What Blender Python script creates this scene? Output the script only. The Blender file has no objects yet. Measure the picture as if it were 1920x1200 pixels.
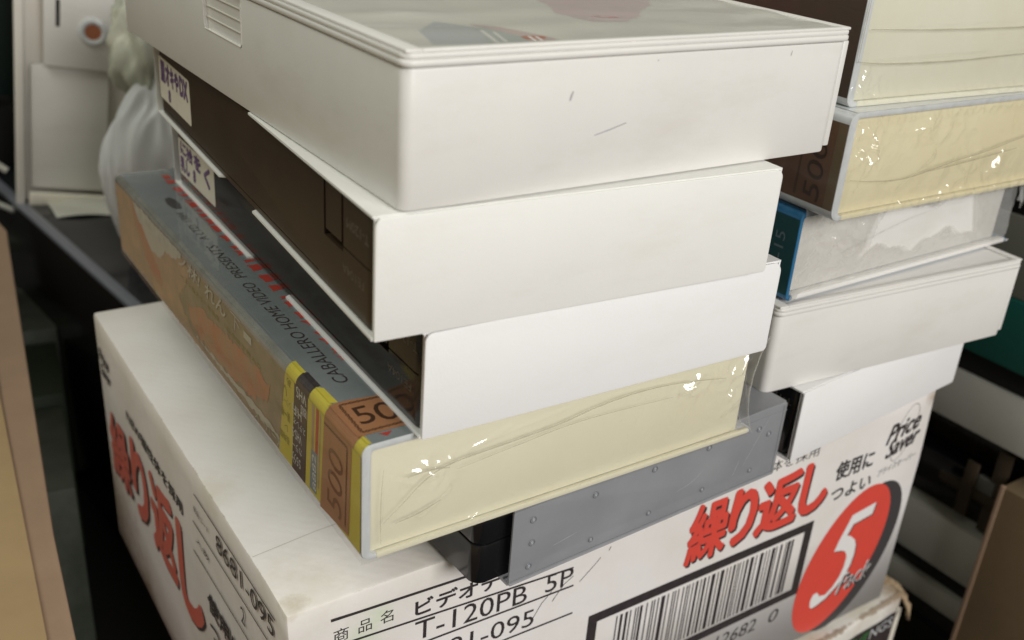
import bpy, bmesh, math, random
from mathutils import Vector, Matrix, noise
random.seed(7)
S = 0.001                      # everything below is written in millimetres
sc = bpy.context.scene
col = sc.collection

# ------------------------------------------------------------------ camera
cd = bpy.data.cameras.new('camera')
cam = bpy.data.objects.new('camera', cd); col.objects.link(cam)
AZ, EL, RO, FPX = 0.617643712, -0.442109064, 0.0761138582, 1904.49473
F = Vector((math.sin(AZ)*math.cos(EL), math.cos(AZ)*math.cos(EL), math.sin(EL)))
R0 = F.cross(Vector((0, 0, 1))).normalized(); U0 = R0.cross(F)
R = R0*math.cos(RO) + U0*math.sin(RO); U = U0*math.cos(RO) - R0*math.sin(RO)
m = Matrix((R, U, -F)).transposed().to_4x4()
m.translation = Vector((-71.757, -187.158, 177.439))*S
cam.matrix_world = m
cd.sensor_width = 36.0; cd.lens = FPX/1920*36
cd.clip_start = 0.01; cd.clip_end = 50
cd.dof.use_dof = True; cd.dof.focus_distance = 0.262; cd.dof.aperture_fstop = 16
sc.camera = cam

# ------------------------------------------------------------------ world and lamps
w = bpy.data.worlds.new('World'); sc.world = w; w.use_nodes = True
bg = w.node_tree.nodes['Background']
bg.inputs[0].default_value = (1.0, 0.93, 0.72, 1); bg.inputs[1].default_value = 0.16

def area(name, loc, target, size, sizey, power, color):
    l = bpy.data.lights.new(name, 'AREA'); l.shape = 'RECTANGLE'; l.size = size; l.size_y = sizey
    l.energy = power; l.color = color
    o = bpy.data.objects.new(name, l); col.objects.link(o)
    o.location = Vector(loc)*S
    o.rotation_euler = (Vector(target)-Vector(loc)).to_track_quat('-Z', 'Y').to_euler()
    return o
area('window_light', (170, -1300, 640), (100, 0, 60), 0.75, 0.55, 18.3, (1.0, 0.975, 0.955))
area('ceiling_light', (-750, 250, 1350), (60, 60, 0), 1.2, 0.8, 10.5, (0.98, 1.0, 0.90))

sc.view_settings.view_transform = 'Standard'; sc.view_settings.look = 'None'
sc.view_settings.exposure = 0; sc.view_settings.gamma = 1
sc.view_settings.use_curve_mapping = False
try:
    sc.cycles.use_denoising = True; sc.cycles.denoiser = 'OPENIMAGEDENOISE'
except Exception: pass
sc.cycles.max_bounces = 10; sc.cycles.transparent_max_bounces = 16

# ------------------------------------------------------------------ materials
def new_mat(name):
    mt = bpy.data.materials.new(name); mt.use_nodes = True
    nt = mt.node_tree; return mt, nt, nt.nodes['Principled BSDF']
def mat(name, c, rough=.5, var=.0, vscale=60, c2=None, spec=.5, bump=0, bscale=900, metal=0, coat=0, grime=0):
    """one colour, broken up by a large soft noise (var / c2) and a fine bump"""
    mt, nt, p = new_mat(name)
    p.inputs['Roughness'].default_value = rough
    p.inputs['Specular IOR Level'].default_value = spec
    p.inputs['Metallic'].default_value = metal
    p.inputs['Coat Weight'].default_value = coat
    p.inputs['Coat Roughness'].default_value = .08
    L = nt.links.new; N = nt.nodes.new
    tc = N('ShaderNodeTexCoord')
    if var or c2:
        n = N('ShaderNodeTexNoise'); n.inputs['Scale'].default_value = vscale; n.inputs['Detail'].default_value = 6
        n.inputs['Roughness'].default_value = .65
        L(tc.outputs['Object'], n.inputs['Vector'])
        r = N('ShaderNodeValToRGB'); r.color_ramp.elements[0].position = .35; r.color_ramp.elements[1].position = .65
        if c2 is None: c2 = tuple(x*(1-var) for x in c)
        r.color_ramp.elements[0].color = (*c, 1); r.color_ramp.elements[1].color = (*c2, 1)
        L(n.outputs['Fac'], r.inputs['Fac']); outc = r.outputs['Color']
        if grime:       # faint stretched smudges and a few tiny specks
            mp = N('ShaderNodeMapping'); mp.inputs['Scale'].default_value = (22, 22, 60); mp.inputs['Rotation'].default_value = (0, .25, 0); L(tc.outputs['Object'], mp.inputs[0])
            sm = N('ShaderNodeTexNoise'); sm.inputs['Scale'].default_value = 1; sm.inputs['Detail'].default_value = 9; sm.inputs['Roughness'].default_value = .7; L(mp.outputs[0], sm.inputs['Vector'])
            a = math_node(nt, 'MULTIPLY', math_node(nt, 'SUBTRACT', sm.outputs['Fac'], .52), 3.2); ca = N('ShaderNodeClamp'); L(a, ca.inputs[0])
            mx = N('ShaderNodeMix'); mx.data_type = 'RGBA'; L(math_node(nt, 'MULTIPLY', ca.outputs[0], .55*grime), mx.inputs[0]); L(outc, mx.inputs[6]); mx.inputs[7].default_value = (c[0]*.80, c[1]*.765, c[2]*.70, 1)
            vo = N('ShaderNodeTexVoronoi'); vo.inputs['Scale'].default_value = 95; L(tc.outputs['Object'], vo.inputs['Vector'])
            wn = N('ShaderNodeTexNoise'); wn.inputs['Scale'].default_value = 60; L(tc.outputs['Object'], wn.inputs['Vector'])
            sp = math_node(nt, 'MULTIPLY', math_node(nt, 'LESS_THAN', vo.outputs['Distance'], .028), math_node(nt, 'GREATER_THAN', wn.outputs['Fac'], .56))
            m2 = N('ShaderNodeMix'); m2.data_type = 'RGBA'; L(math_node(nt, 'MULTIPLY', sp, .7), m2.inputs[0]); L(mx.outputs[2], m2.inputs[6]); m2.inputs[7].default_value = (.22, .17, .12, 1); outc = m2.outputs[2]
        L(outc, p.inputs['Base Color'])
    else: p.inputs['Base Color'].default_value = (*c, 1)
    if bump:
        n2 = N('ShaderNodeTexNoise'); n2.inputs['Scale'].default_value = bscale; n2.inputs['Detail'].default_value = 4
        L(tc.outputs['Object'], n2.inputs['Vector'])
        b = N('ShaderNodeBump'); b.inputs['Strength'].default_value = bump; b.inputs['Distance'].default_value = .0004
        L(n2.outputs['Fac'], b.inputs['Height']); L(b.outputs['Normal'], p.inputs['Normal'])
    return mt

def math_node(nt, op, a, b=None, c=None):
    n = nt.nodes.new('ShaderNodeMath'); n.operation = op
    for i, v in enumerate((a, b, c)):
        if v is None: continue
        if isinstance(v, (int, float)): n.inputs[i].default_value = v
        else: nt.links.new(v, n.inputs[i])
    return n.outputs[0]

def card_mat(name, c, W, D, H, wear=1.0, grad=0, stains=()):
    """printed white board: brown wear along its edges, soft dirt, stains at (x, y, z, radius, colour), optional grey tint, darker towards the bottom"""
    mt, nt, p = new_mat(name); L = nt.links.new; N = nt.nodes.new
    p.inputs['Roughness'].default_value = .42
    tc = N('ShaderNodeTexCoord'); sx = N('ShaderNodeSeparateXYZ'); L(tc.outputs['Object'], sx.inputs[0])
    def edge(o, size):      # distance from the nearer end, in mm
        a = math_node(nt, 'MULTIPLY', o, 1/S); b = math_node(nt, 'SUBTRACT', size, a)
        return math_node(nt, 'MINIMUM', a, b)
    ex, ey, ez = edge(sx.outputs[0], W), edge(sx.outputs[1], D), edge(sx.outputs[2], H)
    # the second smallest of the three is the distance from an edge of the box
    mn = math_node(nt, 'MINIMUM', math_node(nt, 'MAXIMUM', ex, ey), math_node(nt, 'MINIMUM', math_node(nt, 'MAXIMUM', ey, ez), math_node(nt, 'MAXIMUM', ex, ez)))
    n = N('ShaderNodeTexNoise'); n.inputs['Scale'].default_value = 160; n.inputs['Detail'].default_value = 8; n.inputs['Roughness'].default_value = .75
    L(tc.outputs['Object'], n.inputs['Vector'])
    k = math_node(nt, 'SUBTRACT', math_node(nt, 'MULTIPLY', n.outputs['Fac'], 3.1*wear), mn)
    k = math_node(nt, 'MULTIPLY', math_node(nt, 'SUBTRACT', k, .95), 1.6)
    cl = N('ShaderNodeClamp'); L(k, cl.inputs[0])
    n3 = N('ShaderNodeTexNoise'); n3.inputs['Scale'].default_value = 22; n3.inputs['Detail'].default_value = 7
    L(tc.outputs['Object'], n3.inputs['Vector'])
    r = N('ShaderNodeValToRGB'); r.color_ramp.elements[0].position = .38; r.color_ramp.elements[1].position = .72
    r.color_ramp.elements[0].color = (*c, 1); r.color_ramp.elements[1].color = (c[0]*.9, c[1]*.885, c[2]*.84, 1)
    L(n3.outputs['Fac'], r.inputs['Fac'])
    cur = r.outputs['Color']
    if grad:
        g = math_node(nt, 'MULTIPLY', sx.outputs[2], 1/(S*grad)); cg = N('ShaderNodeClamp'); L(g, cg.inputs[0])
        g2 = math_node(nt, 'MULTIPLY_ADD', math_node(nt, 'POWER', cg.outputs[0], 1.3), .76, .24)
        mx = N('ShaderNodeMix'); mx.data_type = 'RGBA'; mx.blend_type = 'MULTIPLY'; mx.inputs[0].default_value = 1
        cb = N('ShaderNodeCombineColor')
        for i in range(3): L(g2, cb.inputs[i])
        # only the front panel carries the grey tint
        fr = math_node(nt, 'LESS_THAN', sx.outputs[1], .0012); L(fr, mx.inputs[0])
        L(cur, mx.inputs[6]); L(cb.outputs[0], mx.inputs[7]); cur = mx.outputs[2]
    for (x, y, z, rad, sc_) in stains:
        v = N('ShaderNodeVectorMath'); v.operation = 'DISTANCE'; L(tc.outputs['Object'], v.inputs[0]); v.inputs[1].default_value = (x*S, y*S, z*S)
        d = math_node(nt, 'DIVIDE', v.outputs['Value'], rad*S)
        f = math_node(nt, 'SUBTRACT', math_node(nt, 'MULTIPLY', n.outputs['Fac'], 1.9), d); f = math_node(nt, 'MULTIPLY', f, .8)
        cf = N('ShaderNodeClamp'); L(f, cf.inputs[0])
        mx = N('ShaderNodeMix'); mx.data_type = 'RGBA'; L(cf.outputs[0], mx.inputs[0]); L(cur, mx.inputs[6]); mx.inputs[7].default_value = (*sc_, 1); cur = mx.outputs[2]
    mx = N('ShaderNodeMix'); mx.data_type = 'RGBA'
    L(math_node(nt, 'MULTIPLY', cl.outputs[0], .75), mx.inputs[0]); L(cur, mx.inputs[6]); mx.inputs[7].default_value = (.22, .15, .085, 1)
    L(mx.outputs[2], p.inputs['Base Color'])
    b = N('ShaderNodeBump'); b.inputs['Strength'].default_value = .55; b.inputs['Distance'].default_value = .0008
    n4 = N('ShaderNodeTexNoise'); n4.inputs['Scale'].default_value = 70; n4.inputs['Detail'].default_value = 5
    L(tc.outputs['Object'], n4.inputs['Vector'])
    sxy = math_node(nt, 'ADD', sx.outputs[0], sx.outputs[1])
    fl_ = math_node(nt, 'MULTIPLY', math_node(nt, 'SINE', math_node(nt, 'MULTIPLY', sxy, 2*math.pi/.0042)), .035)
    n5 = N('ShaderNodeTexNoise'); n5.inputs['Scale'].default_value = 12; L(tc.outputs['Object'], n5.inputs['Vector'])
    L(math_node(nt, 'ADD', math_node(nt, 'MULTIPLY', n4.outputs['Fac'], .9), math_node(nt, 'MULTIPLY', fl_, n5.outputs['Fac'])), b.inputs['Height']); L(b.outputs['Normal'], p.inputs['Normal'])
    return mt

def film_mat(name, tint=(1, 1, 1), rough=.06, base=.05, edge=.55, bump=.3, bscale=120, haze=0.0):
    mt = bpy.data.materials.new(name); mt.use_nodes = True; nt = mt.node_tree; nt.nodes.clear()
    N = nt.nodes.new; L = nt.links.new
    out = N('ShaderNodeOutputMaterial'); tr = N('ShaderNodeBsdfTransparent'); tr.inputs[0].default_value = (*tint, 1)
    gl = N('ShaderNodeBsdfGlossy'); gl.inputs['Roughness'].default_value = rough; gl.inputs[0].default_value = (1, 1, 1, 1)
    lw = N('ShaderNodeLayerWeight'); lw.inputs[0].default_value = .35
    tc = N('ShaderNodeTexCoord'); n = N('ShaderNodeTexNoise'); n.inputs['Scale'].default_value = bscale; n.inputs['Detail'].default_value = 3
    n.inputs['Distortion'].default_value = 1.2
    L(tc.outputs['Object'], n.inputs['Vector'])
    b = N('ShaderNodeBump'); b.inputs['Strength'].default_value = bump; b.inputs['Distance'].default_value = .001
    L(n.outputs['Fac'], b.inputs['Height']); L(b.outputs['Normal'], gl.inputs['Normal']); L(b.outputs['Normal'], lw.inputs['Normal'])
    f = math_node(nt, 'MULTIPLY_ADD', math_node(nt, 'POWER', lw.outputs['Facing'], 2.5), edge, base)
    mx = N('ShaderNodeMixShader'); L(f, mx.inputs[0]); L(tr.outputs[0], mx.inputs[1]); L(gl.outputs[0], mx.inputs[2])
    res = mx.outputs[0]
    if haze:
        df = N('ShaderNodeBsdfDiffuse'); df.inputs[0].default_value = (.8, .8, .78, 1)
        m2 = N('ShaderNodeMixShader'); m2.inputs[0].default_value = haze; L(res, m2.inputs[1]); L(df.outputs[0], m2.inputs[2]); res = m2.outputs[0]
    L(res, out.inputs[0]); return mt

M = {}
M['plastic_white'] = mat('white_plastic', (.77, .755, .72), .38, c2=(.73, .72, .69), vscale=25, bump=.12, bscale=2500, grime=1)
M['plastic_warm'] = mat('warm_white_plastic', (.73, .705, .65), .35, c2=(.69, .66, .60), vscale=30, bump=.1, bscale=2500)
M['card_white'] = mat('white_sleeve_card', (.84, .84, .81), .5, c2=(.81, .81, .78), vscale=18, bump=.12, bscale=1600, grime=.7)
M['card_bright'] = mat('bright_sleeve_card', (.87, .87, .87), .5, c2=(.85, .85, .85), vscale=18, bump=.12, bscale=1600, grime=.45)
M['card_edge'] = mat('card_cut_edge', (.66, .64, .56), .7, var=.15, vscale=200)
M['brown_tape'] = mat('brown_black_tape_plastic', (.042, .027, .013), .42, c2=(.035, .022, .011), vscale=60, bump=.12, bscale=3000)
M['dark_tape'] = mat('black_tape_plastic', (.022, .017, .012), .16, c2=(.018, .014, .011), vscale=60, bump=.04, bscale=2500)
M['black_plastic'] = mat('black_plastic', (.008, .008, .009), .18)
M['slot'] = mat('dark_slot', (.002, .002, .002), .8)
M['emboss'] = mat('raised_lettering', (.12, .10, .078), .4)
M['sticker'] = mat('cream_label_paper', (.74, .70, .60), .7, c2=(.68, .64, .54), vscale=120)
M['pen'] = mat('purple_pen_ink', (.11, .05, .17), .6, c2=(.19, .12, .24), vscale=300)
M['cream'] = mat('cream_plastic', (.80, .77, .60), .33, c2=(.77, .73, .55), vscale=16, bump=.1, bscale=500)
M['cream_deep'] = mat('deep_cream_plastic', (.77, .71, .49), .33, c2=(.73, .66, .44), vscale=22, bump=.1, bscale=500)
M['rim'] = mat('grey_white_cover_edge', (.64, .66, .66), .3, c2=(.56, .58, .59), vscale=180)
M['ink'] = mat('black_print', (.028, .022, .024), .5, c2=(.045, .037, .038), vscale=400)
M['ink_grey'] = mat('grey_black_print', (.05, .048, .05), .5)
M['red'] = mat('red_print', (.74, .075, .052), .45, c2=(.69, .075, .055), vscale=80)
M['white_print'] = mat('white_print', (.82, .80, .79), .45)
M['silver_print'] = mat('blue_grey_print', (.21, .235, .24), .26, c2=(.175, .20, .21), vscale=50, spec=.6)
M['orange_tag'] = mat('brown_orange_price_tag', (.37, .175, .085), .42, c2=(.32, .15, .07), vscale=90)
M['tag_ink'] = mat('dark_brown_tag_ink', (.050, .022, .010), .5)
M['yellow'] = mat('yellow_print', (.58, .50, .06), .4, c2=(.50, .43, .055), vscale=80)
M['olive_ink'] = mat('olive_print', (.20, .19, .03), .5)
M['peach'] = mat('peach_print', (.46, .30, .18), .42, c2=(.31, .24, .155), vscale=95)
M['coral'] = mat('coral_print', (.44, .17, .09), .42, c2=(.34, .245, .15), vscale=110)
M['sand'] = mat('sand_print', (.31, .255, .165), .42, c2=(.22, .18, .12), vscale=90)
M['fog'] = mat('pale_fog_print', (.46, .445, .37), .42, c2=(.42, .41, .34), vscale=90)
M['red_line'] = mat('dark_red_print', (.42, .05, .035), .45)
M['blue_tag'] = mat('blue_grey_panel_print', (.16, .22, .26), .45)
M['teal'] = mat('deep_teal_print', (.010, .085, .090), .35, c2=(.008, .07, .08), vscale=60)
M['blue'] = mat('blue_cover_edge', (.02, .13, .27), .25, c2=(.04, .17, .32), vscale=150)
M['film'] = film_mat('clear_shrink_film', base=.08, rough=.09, edge=.6, bump=.35, bscale=90)
M['film_flat'] = film_mat('clear_smooth_film', base=.03, edge=.5, bump=.08, bscale=60)
M['film_torn'] = film_mat('torn_hazy_film', tint=(.93, .92, .90), base=.10, rough=.08, edge=.6, bump=.5, bscale=160, haze=.22)
M['cardboard'] = mat('brown_cardboard', (.33, .22, .145), .75, c2=(.29, .195, .13), vscale=30, bump=.2, bscale=600)
M['cardboard_dark'] = mat('dull_brown_cardboard', (.22, .155, .085), .8, c2=(.19, .135, .075), vscale=30, bump=.2, bscale=600)
M['torn_board'] = mat('torn_brown_board', (.24, .16, .09), .9, c2=(.42, .33, .21), vscale=400, bump=.6, bscale=900)
M['grey_white'] = mat('grey_white_plastic', (.50, .50, .44), .5, c2=(.45, .45, .40), vscale=40)
M['floor'] = mat('dark_floor', (.006, .005, .004), .9, c2=(.009, .008, .006), vscale=20)
M['wall'] = mat('dark_brown_wall', (.030, .023, .014), .8, c2=(.02, .015, .01), vscale=8)

# ------------------------------------------------------------------ mesh helpers
def finish(name, me, mt, parent=None, smooth=True, angle=38):
    me.materials.append(mt)
    if smooth:
        for p in me.polygons: p.use_smooth = True
        me.set_sharp_from_angle(angle=math.radians(angle))
    o = bpy.data.objects.new(name, me); col.objects.link(o)
    if parent is not None: o.parent = parent
    return o
class MB:
    def __init__(s): s.bm = bmesh.new()
    def box(s, x0, x1, y0, y1, z0, z1, r=0, seg=2, jig=None):
        b = bmesh.new()
        vs = [b.verts.new((x, y, z)) for x in (x0, x1) for y in (y0, y1) for z in (z0, z1)]
        for f in ((0, 1, 3, 2), (4, 6, 7, 5), (0, 4, 5, 1), (2, 3, 7, 6), (0, 2, 6, 4), (1, 5, 7, 3)): b.faces.new([vs[i] for i in f])
        if r: bmesh.ops.bevel(b, geom=b.edges[:], offset=r, segments=seg, affect='EDGES', profile=.5)
        s.merge(b); return s
    def vbox(s, x0, x1, y0, y1, z0, z1, rv, r=.3, seg=5):
        """box with vertical edges of radius rv"""
        b = bmesh.new()
        vs = [b.verts.new((x, y, z)) for x in (x0, x1) for y in (y0, y1) for z in (z0, z1)]
        for f in ((0, 1, 3, 2), (4, 6, 7, 5), (0, 4, 5, 1), (2, 3, 7, 6), (0, 2, 6, 4), (1, 5, 7, 3)): b.faces.new([vs[i] for i in f])
        ve = [e for e in b.edges if abs(e.verts[0].co.z-e.verts[1].co.z) > 1e-6]
        bmesh.ops.bevel(b, geom=ve, offset=rv, segments=seg, affect='EDGES', profile=.5)
        he = [e for e in b.edges if abs(e.verts[0].co.z-e.verts[1].co.z) < 1e-6 and len(e.link_faces) == 2 and abs(e.link_faces[0].normal.z-e.link_faces[1].normal.z) > .5]
        b.normal_update()
        he = [e for e in b.edges if len(e.link_faces) == 2 and abs(abs(e.link_faces[0].normal.z)-abs(e.link_faces[1].normal.z)) > .5]
        if r: bmesh.ops.bevel(b, geom=he, offset=r, segments=2, affect='EDGES', profile=.5)
        s.merge(b); return s
    def prism(s, pts, axis, a0, a1, r=0):
        """closed outline pts extruded along an axis: 'y' takes (x,z), 'z' takes (x,y), 'x' takes (y,z)"""
        P = {'y': lambda u, v, a: (u, a, v), 'z': lambda u, v, a: (u, v, a), 'x': lambda u, v, a: (a, u, v)}[axis]
        b = bmesh.new(); n = len(pts)
        A = [b.verts.new(P(u, v, a0)) for u, v in pts]; B = [b.verts.new(P(u, v, a1)) for u, v in pts]
        b.faces.new(A); b.faces.new(B[::-1])
        for i in range(n): b.faces.new((A[i], B[i], B[(i+1) % n], A[(i+1) % n]))
        bmesh.ops.recalc_face_normals(b, faces=b.faces[:])
        if r:
            ends = set(A) | set(B)
            es = [e for e in b.edges if (e.verts[0] in A and e.verts[1] in A) or (e.verts[0] in B and e.verts[1] in B)]
            bmesh.ops.bevel(b, geom=es, offset=r, segments=2, affect='EDGES', profile=.5)
        s.merge(b); return s
    def face(s, pts): s.bm.faces.new([s.bm.verts.new(p) for p in pts]); return s
    def grid(s, fn, nu, nv):
        v = [[s.bm.verts.new(fn(i/nu, j/nv)) for j in range(nv+1)] for i in range(nu+1)]
        for i in range(nu):
            for j in range(nv): s.bm.faces.new((v[i][j], v[i+1][j], v[i+1][j+1], v[i][j+1]))
        return s
    def tube(s, pts, r, n=8):
        rings = []
        for i, p in enumerate(pts):
            p = Vector(p); a = Vector(pts[max(i-1, 0)]); b_ = Vector(pts[min(i+1, len(pts)-1)])
            t = (b_-a).normalized(); q = t.orthogonal().normalized(); w_ = t.cross(q)
            rings.append([s.bm.verts.new(p + q*r*math.cos(k/n*6.2832) + w_*r*math.sin(k/n*6.2832)) for k in range(n)])
        for i in range(len(rings)-1):
            for k in range(n): s.bm.faces.new((rings[i][k], rings[i+1][k], rings[i+1][(k+1) % n], rings[i][(k+1) % n]))
        return s
    def ring(s, c, ax, R_, r, n=20, k=6):
        """small torus round point c; ax 'y' lies in the front face"""
        vs = []
        for i in range(n):
            a = i/n*6.2832; row = []
            for j in range(k):
                b = j/k*6.2832; rr = R_+r*math.cos(b); h = r*math.sin(b)
                row.append(s.bm.verts.new((c[0]+rr*math.cos(a), c[1]+h, c[2]+rr*math.sin(a))))
            vs.append(row)
        for i in range(n):
            for j in range(k): s.bm.faces.new((vs[i][j], vs[i][(j+1) % k], vs[(i+1) % n][(j+1) % k], vs[(i+1) % n][j]))
        return s
    def merge(s, b):
        me = bpy.data.meshes.new('t'); b.to_mesh(me); b.free(); s.bm.from_mesh(me); bpy.data.meshes.remove(me)
    def mesh(s):
        bmesh.ops.recalc_face_normals(s.bm, faces=s.bm.faces[:])
        bmesh.ops.scale(s.bm, vec=(S, S, S), verts=s.bm.verts[:])
        me = bpy.data.meshes.new('m'); s.bm.to_mesh(me); s.bm.free(); return me
    def build(s, name, mt, parent=None, smooth=True, angle=38): return finish(name, s.mesh(), mt, parent, smooth, angle)

def cut(o, mb):
    """subtract the boxes in mb from o's mesh for good"""
    c = finish('cutter', mb.mesh(), M['slot'], None, False)
    c.matrix_world = o.matrix_world.copy() if o.parent is None else Matrix()
    md = o.modifiers.new('b', 'BOOLEAN'); md.object = c; md.operation = 'DIFFERENCE'; md.solver = 'EXACT'; md.use_self = True
    par = o.parent; o.parent = None
    bpy.context.view_layer.update()
    dg = bpy.context.evaluated_depsgraph_get()
    me = bpy.data.meshes.new_from_object(o.evaluated_get(dg))
    o.modifiers.clear(); o.data = me; o.parent = par
    for p in me.polygons: p.use_smooth = True
    me.set_sharp_from_angle(angle=math.radians(30))
    bpy.data.objects.remove(c)

# faces of a thing in its own millimetre frame: (u, v, off) -> point; off lifts it off the face
def front(y=0): return lambda u, v, o: (u, y-o, v)
def left(x=0): return lambda u, v, o: (x-o, -u, v)          # u runs towards the front, so u = -y
def left_up(x=0): return lambda u, v, o: (x-o, v, u)        # reading upwards, u = z, v = y
def left_flip(x=0): return lambda u, v, o: (x-o, u, -v)     # upside down, u = y, v = -z
def top(z): return lambda u, v, o: (u, v, z+o)
def top_back(z): return lambda u, v, o: (-v, u, z+o)        # reading towards the back, u = y, v = -x

from mathutils.geometry import tessellate_polygon
def polys(name, fr, outlines, mt, parent, off=.06, rough=0, seed=1):
    """flat printed shapes on a face; rough frays the outlines by that many millimetres"""
    bm = bmesh.new(); rd = random.Random(seed)
    for pts in outlines:
        if rough:
            q = []
            for a, b_ in zip(pts, pts[1:]+pts[:1]):
                n = max(1, int(math.dist(a, b_)/1.6))
                for k in range(n):
                    f_ = k/n; q.append((a[0]+(b_[0]-a[0])*f_+rd.uniform(-rough, rough), a[1]+(b_[1]-a[1])*f_+rd.uniform(-rough, rough)))
            pts = q
        vs = [bm.verts.new(fr(u, v, off)) for u, v in pts]
        for tri in tessellate_polygon([[Vector((u, v, 0)) for u, v in pts]]):
            try: bm.faces.new([vs[t] for t in tri])
            except ValueError: pass
    b = MB(); b.bm.free(); b.bm = bm
    return b.build(name, mt, parent, False)
def stroke(name, fr, lines, wd, mt, parent, off=.06):
    """thin lines of width wd along points in a face"""
    b = MB()
    for pts in lines:
        sm = []
        for k in range(len(pts)-1):
            p0, p1, p2, p3 = pts[max(k-1, 0)], pts[k], pts[k+1], pts[min(k+2, len(pts)-1)]
            for i in range(8):
                t_ = i/8; sm.append(tuple(.5*(2*p1[c]+(p2[c]-p0[c])*t_+(2*p0[c]-5*p1[c]+4*p2[c]-p3[c])*t_*t_+(3*p1[c]-p0[c]-3*p2[c]+p3[c])*t_**3) for c in (0, 1)))
        sm.append(pts[-1])
        L_ = []
        for k, p in enumerate(sm):
            d = Vector((sm[min(k+1, len(sm)-1)][0]-sm[max(k-1, 0)][0], sm[min(k+1, len(sm)-1)][1]-sm[max(k-1, 0)][1])).normalized()*wd/2
            d *= .35+.65*math.sin(math.pi*(k+.5)/len(sm))*(1+.3*math.sin(k*1.7))
            L_.append((b.bm.verts.new(fr(p[0]-d.y, p[1]+d.x, off)), b.bm.verts.new(fr(p[0]+d.y, p[1]-d.x, off))))
        for a, c in zip(L_, L_[1:]): b.bm.faces.new((a[0], c[0], c[1], a[1]))
    return b.build(name, mt, parent, False)

def text_curve(txt, bold, shear, thick=0):
    c = bpy.data.curves.new('t', 'FONT'); c.body = txt; c.size = 1; c.shear = shear; c.offset = bold; c.resolution_u = 3
    c.align_x = 'LEFT'; c.extrude = thick; c.fill_mode = 'BOTH'
    o = bpy.data.objects.new('t', c); col.objects.link(o); bpy.context.view_layer.update()
    dg = bpy.context.evaluated_depsgraph_get(); me = bpy.data.meshes.new_from_object(o.evaluated_get(dg))
    bpy.data.objects.remove(o); return me
def words(name, fr, items, mt, parent, off=.08):
    """items: (text, u0, u1, v0, v1, bold, shear[, corner skew]) each fitted to its box; all become one printed part"""
    bm = bmesh.new()
    for it in items:
        txt, u0, u1, v0, v1 = it[:5]; bold = it[5] if len(it) > 5 else 0; sh = it[6] if len(it) > 6 else 0; sk = it[7] if len(it) > 7 else 0
        me = text_curve(txt, 0, sh)
        rb = bold*1.25*(v1-v0)
        ring_ = [(0, 0, 0)]
        if rb > .12: ring_ += [(rb*math.cos(k_*6.2832/8), rb*math.sin(k_*6.2832/8), .008*(k_+1)) for k_ in range(8)]
        xs = [v.co.x for v in me.vertices]; ys = [v.co.y for v in me.vertices]
        if not xs: continue
        a0, a1, b0, b1 = min(xs), max(xs), min(ys), max(ys)
        flat = [(v.co.x, v.co.y) for v in me.vertices]; gr = rb if rb > .12 else 0
        for (du, dv, do) in ring_:
            for v, (px, py) in zip(me.vertices, flat):
                u = u0+gr+(px-a0)/max(a1-a0, 1e-6)*(u1-u0-2*gr)+du; vv = v0+gr+(py-b0)/max(b1-b0, 1e-6)*(v1-v0-2*gr)+dv
                vv += sk*(u-u0)
                v.co = Vector(fr(u, vv, off+do))*S
            bm.from_mesh(me)
        bpy.data.meshes.remove(me)
    me = bpy.data.meshes.new(name); bm.to_mesh(me); bm.free()
    return finish(name, me, mt, parent, False)

def thing(name, loc, yaw, label, cat, group=None):
    o = bpy.data.objects.new(name, None); col.objects.link(o); o.empty_display_size = .02
    o.location = Vector(loc)*S; o.rotation_euler = (0, 0, math.radians(yaw))
    o['label'] = label; o['category'] = cat
    if group: o['group'] = group
    return o
def rounded(u0, u1, v0, v1, r00, r10, r11, r01, n=6):
    """outline of a rectangle with its own radius at each corner (bottom-left, bottom-right, top-right, top-left)"""
    P = []
    for (cx, cy, r, a0) in ((u0, v0, r00, 180), (u1, v0, r10, 270), (u1, v1, r11, 0), (u0, v1, r01, 90)):
        if r <= 0: P.append((cx, cy)); continue
        ox = cx + (r if cx == u0 else -r); oy = cy + (r if cy == v0 else -r)
        for i in range(n+1):
            a = math.radians(a0+90*i/n); P.append((ox+r*math.cos(a), oy+r*math.sin(a)))
    return P
def blob(cx, cy, rx, ry, n=26, j=.18, rot=0, seed=0):
    rd = random.Random(seed); P = []
    for i in range(n):
        a = i/n*6.2832; k = 1+rd.uniform(-j, j); x, y = rx*k*math.cos(a), ry*k*math.sin(a)
        c, s_ = math.cos(rot), math.sin(rot); P.append((cx+x*c-y*s_, cy+x*s_+y*c))
    return P

# ------------------------------------------------------------------ setting
fl = MB().box(-700, 1500, -700, 1300, -226, -215.3).build('floor', M['floor'], None, False); fl['kind'] = 'structure'
wl = MB().box(-700, 1500, 1300, 1320, -226, 900).build('wall', M['wall'], None, False); wl['kind'] = 'structure'

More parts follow.
